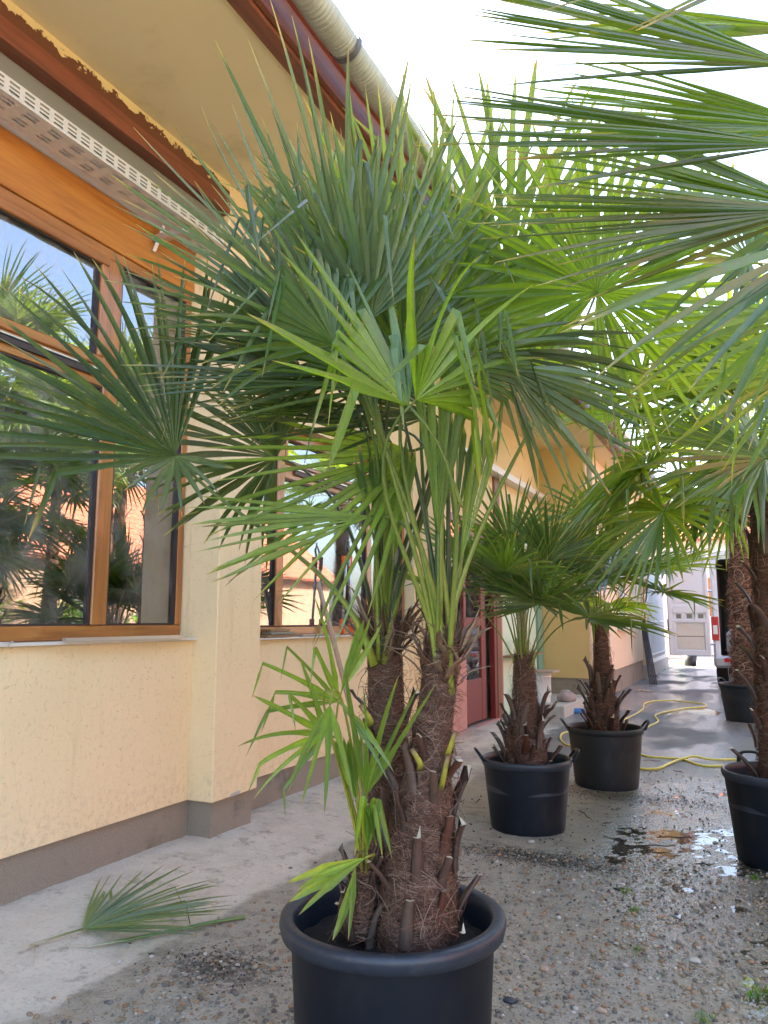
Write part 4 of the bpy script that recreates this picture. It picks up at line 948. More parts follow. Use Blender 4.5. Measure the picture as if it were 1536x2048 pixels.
for k, (hx, hy, dz, ph, ep, rh, hf, L_, n_, tn) in enumerate(((1040, 1191, -.25, 92, 5, 5, 78, .44, 30, 'mid'), (1098, 1118, -.05, 52, 5, 12, 92, .52, 36, 'dark'), (1022, 1092, .15, 112, 0, 10, 100, .50, 34, 'mid'))):
    fr1(P3, np.array([p3[0], p3[1], .40]), D3, np.array([p3[0], p3[1], 1.08]), hx, hy, dz, ph, ep, rh, hf, L_, n_, 440+k, tn, 'g', kink=.06, droop=.12, join=.5)
# near palm outside the right edge: its fans reach into the picture
pn = (0.80, 2.05)
place_pot('p', pn, .31, .52, 'black pot just right of the picture in the foreground', [90, 270], rimw=.02)
on = np.array([pn[0], pn[1], .47])
PN = empty('fan_palm', on, 'near fan palm whose long leaves reach in from the top right corner', 'palm', 'fan palms in black pots')
cN, tN, _a = trunk(PN, on, [on, on+[0, .02, .7], on+[-.03, .03, 1.55]], [.11, .095, .07, .06], 1500, 26, 31, wisps=60)
LN = [
 (1585, 130, 1.36, 179, 3, 40, 30, .62, 19, 'dark', dict(kink=0, droop=.06, narrow=.9, twist=.3)),
 (1590, 290, 1.34, 185, 3, 50, 30, .63, 19, 'dark',
  dict(kink=0, droop=.06, narrow=.9, twist=.3)),
 (1610, 420, 1.42, 193, 3, 50, 26, .60, 16, 'dark', dict(kink=0, droop=.06, narrow=.9, twist=.3)),
 (1640, 420, 1.62, 182, 0, 40, 44, .64, 24, 'mid', dict(kink=.0, droop=.10)),
 (1660, 260, 1.75, 180, -5, 50, 44, .68, 24, 'mid', dict(kink=.0, droop=.10)),
 (1680, -140, 1.15, 216, 15, 30, 12, .56, 5, 'blue', dict(kink=0, droop=.02, wfac=.6, join=.4, narrow=.6)),
 (1690, 460, 1.25, 218, 10, 40, 24, .50, 8, 'mid', dict(kink=0, droop=.12)),
 (1640, 60, 1.75, 182, -10, 55, 50, .64, 20, 'mid', dict(kink=0, droop=.12)),
 (1620, 620, 2.1, 205, 5, 45, 50, .56, 18, 'lime', dict(kink=.05, droop=.25)),
 (1530, 918, 2.75, 186, 12, 50, 110, .60, 36, 'mid', dict(kink=.12, droop=.35)),
 (1600, 740, 2.5, 196, 0, 40, 70, .58, 24, 'lime', dict(kink=.05, droop=.3)),
 (1500, 520, 2.7, 150, -5, 35, 110, .55, 38, 'mid', dict(kink=.05, droop=.25)),
]
for k, (hx, hy, D_, ph, ep, rh, hf, L_, n_, tn, ex) in enumerate(LN):
    fr1(PN, on, D_, tN-np.array([0, 0, .02*k]), hx, hy, 0, ph, ep, rh, hf, L_, n_, 400+k, tn, 'g', **ex)
crown(PN, on, tN, 14, .6, .58, 33, ('mid', 'dark'), skip=lambda h_: math.degrees(math.atan2(h_[0], h_[1])) < 12 or h_[1] < .6)
# more palms of the row, seen behind and mirrored in the windows
far = [((1.35, 6.9), 1.0, 40, 'sunlit tall palm behind the right edge palm', 3.3), ((1.9, 9.2), 1.25, 160, 'sunlit palm further along the right side of the lane', 2.5),
       ((2.2, 4.7), 1.15, 250, 'palm right of the picture mirrored in the left window', 2.1), ((2.6, 6.6), 1.3, 310, 'second palm mirrored in the left window', 2.2),
       ((2.2, 8.6), 1.2, 75, 'third palm mirrored in the left window beside the red roof', 2.4), ((4.2, 7.9), 1.4, 120, 'palm by the house opposite', 2.4),
       ((4.6, 11.3), 1.5, 10, 'palm by the far corner of the house opposite', 2.3), ((2.9, 12.4), 1.4, 200, 'large palm beyond the shaggy trunk', 2.2), ((3.4, 3.4), 1.0, 100, 'palm right of the camera mirrored in the glass', 2.0)]
src = make_palm((far[0][0][0], far[0][0][1], .44), far[0][4], .10, far[0][3], 41, ('lime', 'mid'), 32, .72, .60, 900, 26, e0=80, e1=-35, group='fan palms of the row on the right', stubscale=1.2)
pot(np.array([far[0][0][0], far[0][0][1], 0]), .31, .5, 'black pot of the '+far[0][3], 'potblk', [40, 220], rimw=.018, group='pots of the palms on the right')
psrc = [o for o in bpy.data.objects if o.name.startswith('plant_pot')][-1]
psrc = max([o for o in COL.objects if o.type == 'EMPTY' and o.name.startswith('plant_pot')], key=lambda o: o.name)
for (xy, sc, rz, lb, hh) in far[1:]:
    c = copy_tree(src); c.location = (xy[0], xy[1], .44); c.rotation_euler = (0, 0, R(rz)); c.scale = (sc,)*3; c['label'] = lb
    q = copy_tree(psrc); q.location = (xy[0], xy[1], 0); q.rotation_euler = (0, 0, R(rz)); q['label'] = 'black pot of the '+lb

# ------------------------------------------------------------------ cut frond lying by the wall
def ong(px, py, dz=.01):
    z = .02
    for _ in range(6): p = ony_z(px, py, z); z = float(gheight(p[0], p[1]))+dz
    return ony_z(px, py, z)
ony_z = onz
hubg = ong(165, 1858, .022); og = hubg.copy()
fg = empty('cut_frond', og, 'cut greyish palm leaf lying on the concrete at the lower left', 'palm leaf')
onz = lambda x, y, z: ong(x, y, z*.75)
A = nz(onz(430, 1800, .02)-hubg); B = np.cross([0, 0, 1], A)
stp = MB().tube(np.array([(0, 0, 0), *( (onz(x, y, z)-og) for x, y, z in ((130, 1868, .03), (95, 1880, .022), (60, 1890, .016)))]), [.006, .006, .007, .008], 7, 0, np.array([(.18, .25, .08), (.2, .28, .08), (.35, .34, .2), (.6, .55, .42)]), flat=.6).build('leaf_stalk', 'stalk', fg, True)
m = MB()
for (x, y, z) in ((12, 1900, .02), (30, 1905, .015), (68, 1932, .012)): m.tube(np.array([onz(70, 1888, .022)-og, (onz(70, 1888, .026)+onz(x, y, z))/2-og, onz(x, y, z)-og]), [.003, .002, .001], 5, 0, (.62, .55, .38), flat=.5)
m.build('split_fibre', 'stalk', fg, True)
blade(nz(A+[0, 0, .05]), B, 34, 62, .60, 501, (.085, .15, .11), droop=.16, cup=.16, kink=.12, join=.40, twist=.9, kat=(.6, .8), wfac=1.0, side=.6, tipy=.05, narrow=.6).build('leaf_blade', 'leaf', fg, False)
og = onz(175, 1895, .02)
cs = empty('cut_leaf_stalk', og, 'green cut leaf stalk with a frayed pale end, in front of the cut frond', 'palm stalk')
pts = np.array([onz(x, y, z)-og for x, y, z in ((175, 1893, .014), (250, 1880, .02), (340, 1862, .022), (430, 1843, .018), (490, 1834, .012))])
MB().tube(pts, [.006, .011, .012, .012, .013], 8, 0, np.array([(.6, .55, .42), (.18, .28, .10), (.14, .26, .09), (.14, .26, .08), (.2, .34, .12)]), flat=.5).build('stalk', 'stalk', cs, True)
MB().tube(np.array([onz(x, y, .014)-og for x, y in ((180, 1892), (140, 1890), (105, 1898))]), [.004, .003, .001], 5, 0, (.62, .56, .42), flat=.5).build('frayed_end', 'stalk', cs, True)

onz = ony_z
# ------------------------------------------------------------------ small things by the wall and on the sills
def thing(mb, name, mats, label, cat, group=None, smooth=False):
    return setp(mb.build(name, mats, None, smooth), label, cat, group)
a, b = onx(128, 1278, -3.06), onx(368, 1274, -3.06)
e = empty('metal_profile', a, 'aluminium profile lying on the sill of the left window', 'metal strip')
L_ = b-a; zz = 1.244
MB().obox((L_/2+[0, 0, zz-a[2]+.008]), L_/2*[1, 1, 0], (.012, 0, 0), (0, 0, .0035)).build('channel', 'alu', e)
MB().obox((L_/2+[.010, 0, zz-a[2]+.017]), L_/2*[1, 1, 0], (.002, 0, 0), (0, 0, .005)).obox((L_/2+[-.010, 0, zz-a[2]+.017]), L_/2*[1, 1, 0], (.002, 0, 0), (0, 0, .005)).build('flange', 'alu', e)
p = onx(12, 1279, -3.07); thing(MB().tube([(p[0], p[1]-.03, 1.248), (p[0], p[1]+.03, 1.2485)], .003, 8).tube([(p[0], p[1]+.03, 1.2485), (p[0], p[1]+.036, 1.2485)], .006, 8), 'screw', 'alu', 'steel screw lying on the left end of the window sill', 'screw', smooth=True)
ys0 = onx(530, 1270, -3.14)[1]; ys1 = onx(584, 1270, -3.14)[1]
for k, (mt, dx) in enumerate((('plank', 0), ('grey', .01), ('plank', -.01))):
    thing(MB().box((-3.19+dx, ys0+.02*k, 1.226+.020*k), (-3.11+dx, ys1-.03*k, 1.244+.020*k), bev=.002), 'board_offcut', mt,
          ('lowest', 'middle grey', 'topmost')[k]+' short board of the stack on the second sill', 'board', 'short boards stacked on the second sill')
y0_, y1_ = onx(606, 1275, -3.1)[1], onx(676, 1275, -3.1)[1]
thing(MB().box((-3.17, y0_, 1.226), (-3.10, y1_, 1.243), bev=.003), 'thin_plank', 'pole', 'thin pale plank lying on the second sill', 'board')
# long-handled loppers hanging tips up against the second window
lx = -3.10; pc = lambda x, y: onx(x, y, lx)
lp = empty('loppers', pc(690, 1270), 'orange gripped loppers leaning against the second window', 'loppers'); ol = pc(690, 1270)
for (x0_, x1_, xg) in ((684, 693, 689), (702, 698, 702)):
    MB().tube([pc(x0_+0, 1262)-ol, pc(xg, 1180)-ol, pc(x1_, 1110)-ol], .011, 8).build('handle', 'alu', lp, True)
    MB().tube([pc(xg-2, 1138)-ol, pc(xg-1, 1112)-ol], .019, 10).build('collar', 'orange', lp, True)
    MB().tube([pc(x0_, 1268)-ol, pc(x0_, 1238)-ol], .022, 10).build('grip', 'orange', lp, True)
MB().tube([pc(692, 1112)-ol, pc(690, 1098)-ol, pc(694, 1082)-ol], [.012, .016, .003], 6, flat=.4).tube([pc(698, 1112)-ol, pc(697, 1100)-ol, pc(690, 1080)-ol], [.012, .014, .003], 6, flat=.4).build('blades', 'metal', lp, True)
# pole against the wall
pa, pb, pd = onx(636, 1165, -3.0), onx(700, 1410, -2.93), onx(714, 1475, -2.80)
thing(MB().tube([pa, (pa+pb)/2, pb], [.020, .021, .021], 10), 'wooden_pole', 'pole', 'pale bent wooden pole leaning in front of the second window', 'pole', smooth=True)
gx = onz(735, 1600, 0.02)
bpy.data.objects.remove(bpy.data.objects['wooden_pole'])
thing(MB().tube([pa, onx(668, 1285, -2.97), pb, (pb*.35+gx*.65), gx], [.018, .020, .021, .021, .021], 12), 'wooden_pole', 'pole', 'pale bent wooden pole leaning in front of the second window', 'pole', smooth=True)
# board and blocks near the door
q0, q1 = onz(908, 1528, .02), onx(880, 1400, -3.05)
dd = nz(q1-q0); sd_ = nz(np.cross(dd, [0, 0, 1]))
thing(MB().obox((q0+q1)/2, (q1-q0)/2, sd_*.045, np.cross(dd, sd_)*.012), 'leaning_plank', 'plank', 'brown plank leaning by the pink door leaf', 'board')
for k, (x, y) in enumerate(((893, 1540), (908, 1537))):
    c = onz(x, y, 0.02); thing(MB().box((c[0]-.05, c[1]-.06, .015), (c[0]+.05, c[1]+.06, .12+.01*k), bev=.006), 'concrete_block', 'conc', ('left', 'right')[k]+' one of two small grey blocks behind the palm trunk', 'block', 'small grey blocks by the door')
# bucket on the step with a board on top
bc = ony(1083, 1425, 11.3); zb = .17; r_ = .155
thing(MB().box((bc[0]-.55, 10.9, -.02), (bc[0]+.42, 12.33, .17), bev=.012), 'low_platform', 'conc', 'low concrete platform under the white bucket', 'platform')
bk = empty('bucket', (bc[0], 11.3, zb+.001), 'tall white plastic bucket on the concrete platform', 'bucket')
MB().lathe([(0, 0), (r_*.86, 0), (r_*.88, .02), (r_*.97, .40), (r_, .405), (r_, .43), (r_*.97, .43), (r_*.95, .1)], seg=32).build('bucket_body', 'white', bk, True)
MB().lathe([(r_+.001, .36), (r_+.006, .37), (r_+.001, .38)], seg=32).build('bucket_rib', 'white', bk, True)
thing(MB().box((bc[0]-.33, 11.05, .604), (bc[0]+.24, 11.5, .63), bev=.003), 'board', 'pole', 'pale board lying across the white bucket', 'board')
fp = empty('potted_herb', (-2.98, 10.75, .866), 'small green plant on the shelf beside the red door', 'plant')
MB().lathe([(0, 0), (.05, 0), (.065, .09), (.055, .09)], seg=20).build('pot', 'tile', fp, True)
m = MB()
for k in range(60):
    a = rng.random()*6.28; p0 = np.array([0, 0, .08]); d = nz([math.cos(a), math.sin(a), .5+rng.random()]); l_ = .05+.09*rng.random(); s_ = nz(np.cross(d, [0, 0, 1]))
    m.add([p0+d*l_*.3, p0+d*l_+s_*.012, p0+d*l_*1.5, p0+d*l_-s_*.012], [(0, 1, 2, 3)], 0, (.05+.05*rng.random(), .13, .03))
m.build('foliage', 'leaf', fp)
# rags on the step
def lump(c, s, mat, name, label, cat, seed):
    bm = bmesh.new(); bmesh.ops.create_icosphere(bm, subdivisions=3, radius=1.0); rs = np.random.RandomState(seed); o_ = rs.rand()*9
    for v in bm.verts:
        k = .75+.5*float(fbm(v.co.x*2+o_, v.co.y*2+v.co.z*2+o_, 3)); v.co = Vector((v.co.x*s[0]*k, v.co.y*s[1]*k, max(-.3, v.co.z)*s[2]*k))
    me = bpy.data.meshes.new(name); bm.to_mesh(me); bm.free(); me.materials.append(MAT[mat])
    for p_ in me.polygons: p_.use_smooth = True
    o = bpy.data.objects.new(name, me); COL.objects.link(o); o.location = c; setp(o, label, cat); return o
lump((bc[0]+.30, 11.6, .21), (.13, .15, .12), 'cloth', 'rag_heap', 'crumpled brownish rags beside the white bucket', 'rags', 3)
lump((bc[0]+.24, 11.9, .22), (.09, .08, .08), 'curtain', 'plastic_bag', 'crumpled pale bag behind the rags', 'bag', 4)
lump((bc[0]+.47, 11.6, .03), (.12, .09, .05), 'cblue', 'blue_rag', 'blue cloth on the ground by the platform', 'rags', 6)
# yellow hose
def zpt(x, y): return ((x/2.415)+900, (y/2.415)+1100)
H1 = [(600, 948), (560, 940), (535, 915), (540, 888), (575, 876), (640, 850), (720, 840), (800, 838), (850, 815), (900, 790), (932, 768), (940, 742), (985, 730), (1060, 727), (1140, 733), (1215, 742), (1236, 750), (1222, 758), (1160, 762), (1100, 770), (1030, 784), (992, 798), (998, 815), (1006, 826), (990, 838), (955, 855), (900, 900), (880, 950), (920, 985), (960, 998), (1040, 1004), (1120, 1010), (1190, 1035), (1240, 1043), (1300, 1043), (1420, 1040)]
H2 = [(880, 1050), (910, 1055), (960, 1058), (1010, 1054), (1060, 1031), (1110, 1013), (1180, 1009), (1240, 1011), (1300, 1013), (1420, 1012)]
def smooth_path(P, n=6, z=.02):
    P = [onz(*zpt(x, y), z) for x, y in P]; P = np.array([P[0]]+P+[P[-1]]); out = []
    for k in range(1, len(P)-2):
        for t in np.linspace(0, 1, n, endpoint=False):
            out.append(.5*((2*P[k])+(-P[k-1]+P[k+1])*t+(2*P[k-1]-5*P[k]+4*P[k+1]-P[k+2])*t*t+(-P[k-1]+3*P[k]-3*P[k+1]+P[k+2])*t**3))
    return np.array(out+[P[-2]])
hA = smooth_path(H1); hB = smooth_path(H2, z=.024)
hB[:, 2] += .024*np.exp(-((hB[:, 0]-onz(*zpt(1180, 1010), .02)[0])/.08)**2)
ho = empty('garden_hose', hA[0], 'yellow garden hose winding across the wet lane behind the pots', 'hose')
MB().tube(hA-hA[0], .0110, 10).build('hose_length', 'hose', ho, True); MB().tube(hB-hA[0], .0110, 10).build('hose_length', 'hose', ho, True)
# twigs
for k, (x, y, a, l) in enumerate(((975, 1018, 5, .16), (1100, 1070, 160, .09), (1080, 1390, 20, .2), (650, 1280, -60, .25), (1230, 1520, 10, .10), (1010, 1430, 20, .2), (760, 1320, 30, .06), (930, 1345, 0, .06))):
    c = onz(*zpt(x, y), .02); a = R(a); d = np.array([math.cos(a), math.sin(a), 0])*l/2
    thing(MB().tube([c-d, c-d*.3+[.01, .008, .004], c+d*.4, c+d+[0, .012, .006]], [.003, .004, .0035, .002], 6), 'twig', 'bark', ['dark twig on the ground between the hose and the middle pots', 'short dark twig beside the yellow hose', 'forked twig on the puddle edge', 'long pale twig on dry mud behind the pot by the red door', 'twig in the wet patch left of the right edge pot', 'long thin twig by the mirrored puddle', 'short twig near the soil crumbs', 'tiny twig at the left of the wet patch'][k], 'twig', 'twigs lying on the yard')
# chips of wood near the wall, far left of the lane
for k, (x, y) in enumerate(((905, 680), (925, 677), (948, 682), (965, 680), (1000, 612))):
    c = onz(*zpt(x, y), .02); thing(MB().box((c[0]-.05, c[1]-.03, .006), (c[0]+.04, c[1]+.04, .03), bev=.004), 'wood_chip', 'pole', ['wood scrap left end of the row by the far wall', 'second wood scrap from the left by the far wall', 'third wood scrap in the row by the far wall', 'rightmost wood scrap of the row by the far wall', 'wood scrap lying alone nearer the leaning bars'][k], 'scrap', 'wood scraps by the far wall')
# weeds
def weed(px, py, s, label, seed):
    rs = np.random.RandomState(seed); c = ong(px, py, 0.0); m = MB()
    for k in range(int(34)):
        a = rs.rand()*6.28; b_ = np.array([rs.randn()*s*.35, rs.randn()*s*.35, 0]); d = nz([math.cos(a)*.9, math.sin(a)*.9, .5+rs.rand()]); l_ = s*(.35+.6*rs.rand()); q = nz(np.cross(d, [0, 0, 1]))*s*.05
        tip = b_+d*l_-np.array([0, 0, l_*.2]); m.add([b_-q*.6, b_+q*.6, b_+d*l_*.55+q, tip, b_+d*l_*.55-q], [(0, 1, 2, 4), (4, 2, 3)], 0, (.05+.05*rs.rand(), .14+.07*rs.rand(), .02))
    o = m.build('weed', 'leaf', None); o.location = c; setp(o, label, 'weed', 'small weeds growing in the yard')
weed(1252, 1785, .045, 'green weed tuft, upper one of the pair in front of the puddle', 1); weed(1268, 1822, .045, 'green weed tuft, lower one of the pair in front of the puddle', 2)
weed(1276, 1900, .03, 'tiny grass sprig below the pair of weed tufts', 3); weed(1510, 1758, .05, 'weed tuft at the foot of the right edge pot', 4)
weed(1520, 1995, .07, 'leafy weed in the bottom right corner', 5); weed(1410, 2043, .05, 'weed tuft cut by the bottom edge at the right', 6)
weed(1322, 1340, .22, 'green weed at the foot of the far wall by the leaning bars', 7); weed(1360, 1328, .2, 'low weed on the far lane edge', 8)
# single larger stones
for k, (x, y, s_, mt) in enumerate(((1020, 2000, .017, 'metal'), (1390, 1917, .017, 'conc'), (1088, 1938, .014, 'pole'), (1203, 2018, .013, 'pole'), (1430, 1680, .012, 'conc'), (1062, 1682, .016, 'conc'))):
    c = onz(x, y, .02); lump((c[0], c[1], float(gheight(c[0], c[1]))+s_*.3), (s_*1.4, s_, s_*.7), mt, 'stone', ('dark', 'grey oval', 'tan', 'small cream', 'grey', 'round grey')[k]+' stone '+('right of the foreground pot base', 'near the right side of the wet patch', 'right of the foreground pot', 'at the bottom centre right', 'in the wet patch', 'at the foot of the pot by the red door')[k], 'stone', 20+k)

# ------------------------------------------------------------------ bars leaning on the far wall
b0_, t0_ = onz(1300, 1368, .01), onx(1282, 1243, -2.30)
lb = empty('steel_bars', b0_, 'bundle of dark steel bars leaning on the far wall', 'metal bars')
for k in range(5):
    o_ = np.array([.035*k, .0, 0]); MB().tube([o_, t0_-b0_+o_*.55+[0, 0, .02*k]], .014, 6).build('bar', 'metal', lb, True)
for t in (.12, .9): 
    c = (t0_-b0_)*t; MB().box((c[0]-.02, c[1]-.02, c[2]-.01), (c[0]+.17, c[1]+.02, c[2]+.02)).build('tie', 'metal', lb)

# ------------------------------------------------------------------ van with its rear door open
YV = 17.5; vx0 = float(ony(1424, 1250, YV)[0]); vx1 = vx0+1.98; zt_ = float(ony(1424, 1098, YV)[2])
van = empty('delivery_van', ((vx0+vx1)/2, YV+2.8, 0), 'white high roof van with its rear door swung open far down the lane', 'van')
def vp(mb, name, mats, par=van, smooth=False, label=None): return part(mb, name, mats, par, smooth, label)
def ring(y, x0, x1, z0, z1, r=.18, n=6, inset=0):
    pts = []
    for (cx, cz, a0) in ((x1-r, z1-r, 0), (x0+r, z1-r, 90), (x0+r*.4, z0+r*.4, 180), (x1-r*.4, z0+r*.4, 270)):
        rr = r if a0 < 180 else r*.4
        for k in range(n): a = R(a0+90*k/(n-1)); pts.append((cx+rr*math.cos(a), y, cz+rr*math.sin(a)))
    return pts
m = MB(); secs = [ring(YV, vx0+.05, vx1-.05, .5, zt_-.03), ring(YV+.15, vx0, vx1, .45, zt_), ring(YV+3.9, vx0, vx1, .45, zt_-.02), ring(YV+4.6, vx0+.04, vx1-.04, .45, 2.0), ring(YV+5.5, vx0+.1, vx1-.1, .45, 1.2)]
vs = [p for s_ in secs for p in s_]; n = 24
f = [(k*n+q, (k+1)*n+q, (k+1)*n+(q+1) % n, k*n+(q+1) % n) for k in range(4) for q in range(n)]; f.append(tuple(4*n+q for q in range(n)))
m.add(vs, f); vp(m, 'body', 'vanw', smooth=True)
inn = ring(YV+.0, vx0+.14, vx1-.14, .62, zt_-.22, .10); out_ = ring(YV, vx0+.05, vx1-.05, .5, zt_-.03)
m = MB(); m.add(out_+inn, [(q, (q+1) % n, n+(q+1) % n, n+q) for q in range(n)]); vp(m, 'rear_frame', 'vanw')
inb = [(x, y+.9 if False else YV+2.6, z) for (x, y, z) in inn]
m = MB(); m.add(inn+inb, [(q, n+q, n+(q+1) % n, (q+1) % n) for q in range(n)]+[tuple(n+q for q in range(n))[::-1]]); vp(m, 'cargo_lining', 'dark')
vp(MB().box((vx0+.25, YV+.15, .64), (vx0+1.1, YV+.9, 1.15), bev=.08), 'cargo_sack', 'curtain')
m = MB()
for y_ in (YV+.9, YV+4.3):
    for x_ in (vx0+.12, vx1-.12):
        wo = vp(MB().lathe([(.12, -.11), (.34, -.11), (.36, -.06), (.36, .06), (.34, .11), (.12, .11)], seg=24), 'wheel', 'tyre', smooth=True)
        wo.rotation_euler = (0, math.pi/2, 0); wo.location = (x_-van.location.x, y_-van.location.y, .36)
        ri = MB().lathe([(0, .09), (.2, .09), (.21, .112), (0.01, .113)], seg=20).build('rim', 'vans', wo, True)
vp(MB().box((vx0-.0, YV-.12, .38), (vx1, YV-.005, .62), bev=.05), 'bumper', 'vans')
vp(MB().box((vx0+.20, YV-.13, .50), (vx0+.42, YV-.122, .58)), 'reflector', 'tail')
tl = vp(MB().box((vx0-.012, YV-.03, .93), (vx0+.13, YV-.002, 1.42), bev=.012), 'tail_lamp', 'tail')
vp(MB().box((vx0+.02, YV-.036, 1.06), (vx0+.10, YV-.031, 1.24), bev=.002), 'clear_lens', 'white', tl)
for z in (.86, 1.95): vp(MB().tube([(vx0-.09, YV-.05, z), (vx0+.03, YV-.03, z)], .025, 8), 'hinge', 'alu')
# the open leaf: frame, recesses, inner card
dx0 = float(ony(1336, 1200, YV)[0]); dx1 = vx0-.04; dz0 = .62; dz1 = zt_-.02; yd = YV-.06
dr_ = vp(MB().box((dx0, yd, dz0), (dx1, yd+.03, dz1), bev=.012), 'rear_door', 'vanw', label='open rear door showing its ribbed inside')
w_ = dx1-dx0
def db(u0, u1, v0, v1, d, mt, nm): return vp(MB().box((dx0+w_*u0, yd-d, dz0+(dz1-dz0)*v0), (dx0+w_*u1, yd-.001, dz0+(dz1-dz0)*v1), bev=.006), nm, mt, dr_)
for (u0, u1, v0, v1) in ((0, .10, 0, 1), (.93, 1, 0, 1), (.102, .928, 0, .05), (.102, .928, .31, .34), (.102, .928, .40, .47), (.102, .928, .95, 1), (.33, .42, .342, .398), (.62, .70, .342, .398), (.102, .17, .05, .31), (.88, .928, .05, .31)): db(u0, u1, v0, v1, .035, 'vanw', 'door_rib')
db(.19, .86, .06, .30, .010, 'marble', 'inner_card'); db(.19, .86, .175, .185, .014, 'grey', 'card_seam'); db(.14, .88, .50, .93, .012, 'vanw', 'window_blank')
for (u0, u1) in ((.19, .31), (.45, .58), (.73, .86)): db(u0, u1, .35, .39, .004, 'grey', 'hand_pocket')
vp(MB().box((dx0-.03, yd-.02, dz0+.5), (dx0-.002, yd+.03, dz0+.75)), 'door_latch', 'metal', dr_)
vp(MB().box((dx0-.012, yd-.01, dz0), (dx0-.002, yd+.03, dz0+1.9)), 'door_seal', 'rub', dr_)

# ------------------------------------------------------------------ far end of the lane and the house opposite
def tiled_roof(par, a, b, c, d, nu, nv, name='roof', lim=300):
    """quad a,b (eave) c,d (ridge): a slab with rows of barrel tiles standing proud"""
    a, b, c, d = map(lambda v: np.array(v, float), (a, b, c, d)); nrm = nz(np.cross(b-a, d-a)); nrm = nrm if nrm[2] > 0 else -nrm
    root = part(MB().add([a, b, c, d, a-nrm*.08, b-nrm*.08, c-nrm*.08, d-nrm*.08], [(0, 1, 2, 3), (4, 7, 6, 5), (0, 4, 5, 1), (1, 5, 6, 2), (2, 6, 7, 3), (3, 7, 4, 0)]), name, 'tile', par)
    m = MB()
    for j in range(nv):
        for i in range(nu):
            u0, u1, v0, v1 = (i+.08)/nu, (i+.92)/nu, j/nv, (j+1.02)/nv
            P_ = lambda u, v: (a*(1-u)+b*u)*(1-v)+(d*(1-u)+c*u)*v
            h0, h1 = .05, .012; um = (u0+u1)/2
            m.add([P_(u0, v0)+nrm*.004, P_(um, v0)+nrm*h0, P_(u1, v0)+nrm*.004, P_(u0, v1)+nrm*.004, P_(um, v1)+nrm*h1*2, P_(u1, v1)+nrm*.004], [(0, 1, 4, 3), (1, 2, 5, 4), (0, 2, 1)])
    part(m, 'roof_tiles', 'tile', root, kind='stuff'); return root
fh = empty('far_house', (0, 34, 0), 'pale house with a sunlit red tiled roof closing the far end of the lane', 'house')
part(MB().box((-9, 33, 0), (9, 41, 4.6)), 'wall', 'cwhite', fh)
tiled_roof(fh, (-9.4, 32.5, 4.5), (9.4, 32.5, 4.5), (9.4, 37, 6.7), (-9.4, 37, 6.7), 60, 16)
tiled_roof(fh, (-9.4, 41.5, 4.5), (9.4, 41.5, 4.5), (9.4, 37.02, 6.68), (-9.4, 37.02, 6.68), 20, 6)
for x_ in (-4, -.9, 3): 
    wr = part(MB().box((x_-.6, 32.95, 1.5), (x_+.6, 32.995, 3.0)), 'window', 'winwood', fh); part(MB().box((x_-.5, 32.94, 1.6), (x_+.5, 32.948, 2.9)), 'pane', 'glass', fh)
oh = empty('red_roof_house', (10, 12, 0), 'house with a red tiled roof on the right, mirrored in the shop windows', 'house')
part(MB().box((8.2, -2, 0), (14, 26, 2.9)), 'wall', 'brickish', oh)
tiled_roof(oh, (7.8, 26.3, 2.8), (7.8, -2.3, 2.8), (11.1, -2.3, 5.6), (11.1, 26.3, 5.6), 90, 16)
tiled_roof(oh, (14.4, -2.3, 2.8), (14.4, 26.3, 2.8), (11.12, 26.3, 5.58), (11.12, -2.3, 5.58), 20, 6)
for y_ in (2, 6, 10, 14, 18):
    wr = part(MB().box((8.14, y_-.6, 1.0), (8.195, y_+.6, 2.3)), 'window', 'brown', oh); part(MB().box((8.13, y_-.5, 1.1), (8.138, y_+.5, 2.2)), 'pane', 'glass', wr)
thing(MB().box((-3.2, 29, 0), (-2.0, 29.2, 1.1), bev=.02), 'low_wall', 'cwhite', 'low pale wall at the far left end of the lane', 'wall')
thing(MB().lathe([(0, 0), (.16, 0), (.2, .32), (.17, .32), (.1, .1)], c=(-1.75, 25, 0), seg=20), 'far_pot', 'potold', 'small black pot standing far down the lane under the van door', 'pot', smooth=True)
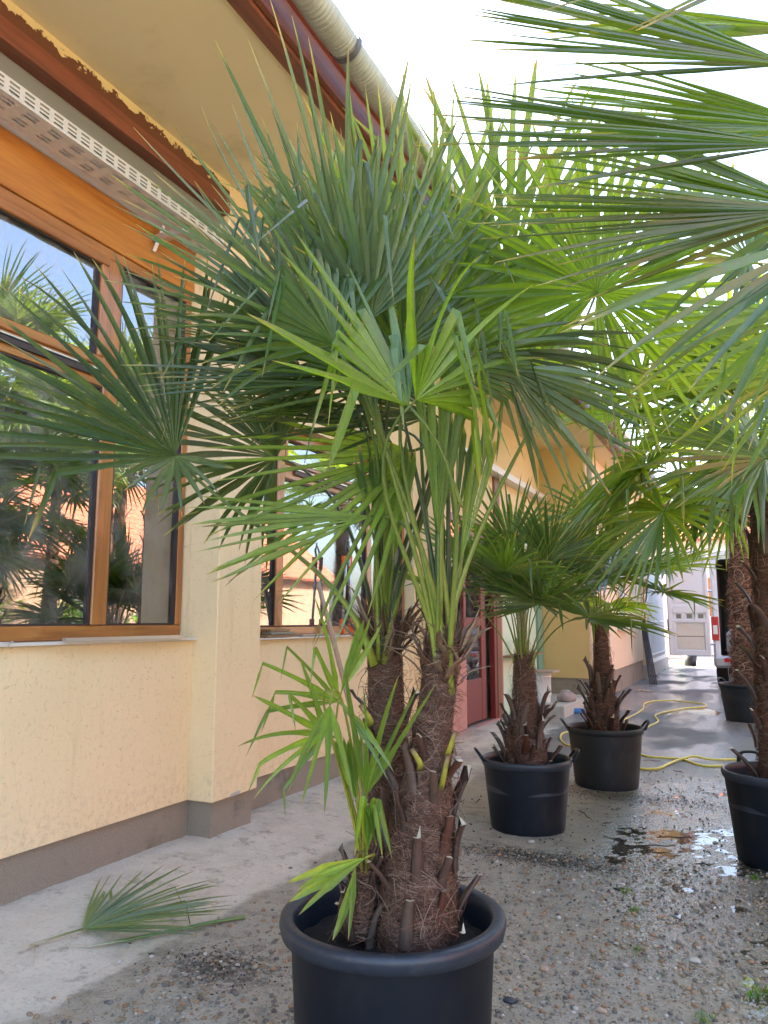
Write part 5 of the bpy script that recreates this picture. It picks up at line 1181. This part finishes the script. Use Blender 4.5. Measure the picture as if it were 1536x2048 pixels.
# things seen through the left window
thing(MB().box((-3.75, 3.86, .36), (-3.72, 3.93, 2.75)), 'white_pipe', 'white', 'white vertical pipe inside the left window', 'pipe')
m = MB(); vs = []
for k in range(41):
    y_ = 3.45+.45*k/40; x_ = -3.42+.018*math.sin(k*1.5)
    vs += [(x_, y_, .36), (x_, y_, 3.5)]
m.add(vs, [(2*k, 2*k+2, 2*k+3, 2*k+1) for k in range(40)]); thing(m, 'curtain', 'curtain', 'pale grey curtain hanging at the right side inside the left window', 'curtain', smooth=True)
p0_, p1_ = np.array([-3.8, 3.35, .36]), np.array([-3.62, 3.72, 2.35]); thing(MB().obox((p0_+p1_)/2, (p1_-p0_)/2, (.012, 0, 0), (0, .05, -.01)), 'inside_plank', 'brown', 'dark plank leaning inside the left window', 'board')
thing(MB().box((-6.2, 1.0, .355), (-5.2, 3.2, 1.15), bev=.02), 'work_table', 'dark', 'dark work table inside the room behind the left window', 'table')

# shrubs in front of the house opposite (seen in the window glass)
def shrub(x, y, r, h, label, seed, tone):
    rs = np.random.RandomState(seed); e = empty('shrub', (x, y, 0), label, 'shrub', 'shrubs by the house opposite'); n = 1500
    m = MB()
    for k in range(5):
        a = rs.rand()*6.28; m.tube([(0, 0, 0), (.3*r*math.cos(a), .3*r*math.sin(a), h*.4), (.7*r*math.cos(a), .7*r*math.sin(a), h*.8)], [.04, .025, .01], 6)
    m.build('stem', 'bark', e, True)
    c = rs.randn(14, 3)*np.array([r*.45, r*.45, h*.22])+[0, 0, h*.58]; V_ = []; F2 = []; C2 = []
    for k in range(n):
        p = c[rs.randint(14)]+rs.randn(3)*r*.20; d = nz(rs.randn(3)); q = nz(np.cross(d, rs.randn(3))); s_ = .05+.06*rs.rand()
        V_ += [p-d*s_, p+q*s_*.45, p+d*s_, p-q*s_*.45]; F2.append((4*k, 4*k+1, 4*k+2, 4*k+3)); C2 += [np.array(tone)*(.6+.8*rs.rand())]*4
    MB().add(V_, F2, 0, C2).build('foliage', 'leaf', e)
for k, (x, y, r, h) in enumerate(((6.9, 3.2, .9, 2.0), (6.6, 6.4, .8, 1.6), (6.9, 9.3, 1.0, 2.3), (6.8, 12.4, .9, 1.8), (6.9, 15.6, 1.0, 2.4), (5.2, 8.6, .6, 1.2), (5.3, 13.4, .7, 1.4), (6.8, .6, .9, 2.1))):
    shrub(x, y, r, h, ['tall shrub opposite the left window', 'round shrub at the house opposite', 'bright tall shrub mirrored in the second window', 'mid height shrub by the brown wall', 'tallest shrub at the far end of the brown wall', 'low shrub standing nearer the lane', 'low far shrub nearer the lane', 'shrub opposite the camera'][k], 700+k, ((.09, .20, .02), (.05, .12, .02), (.16, .26, .02))[k % 3])
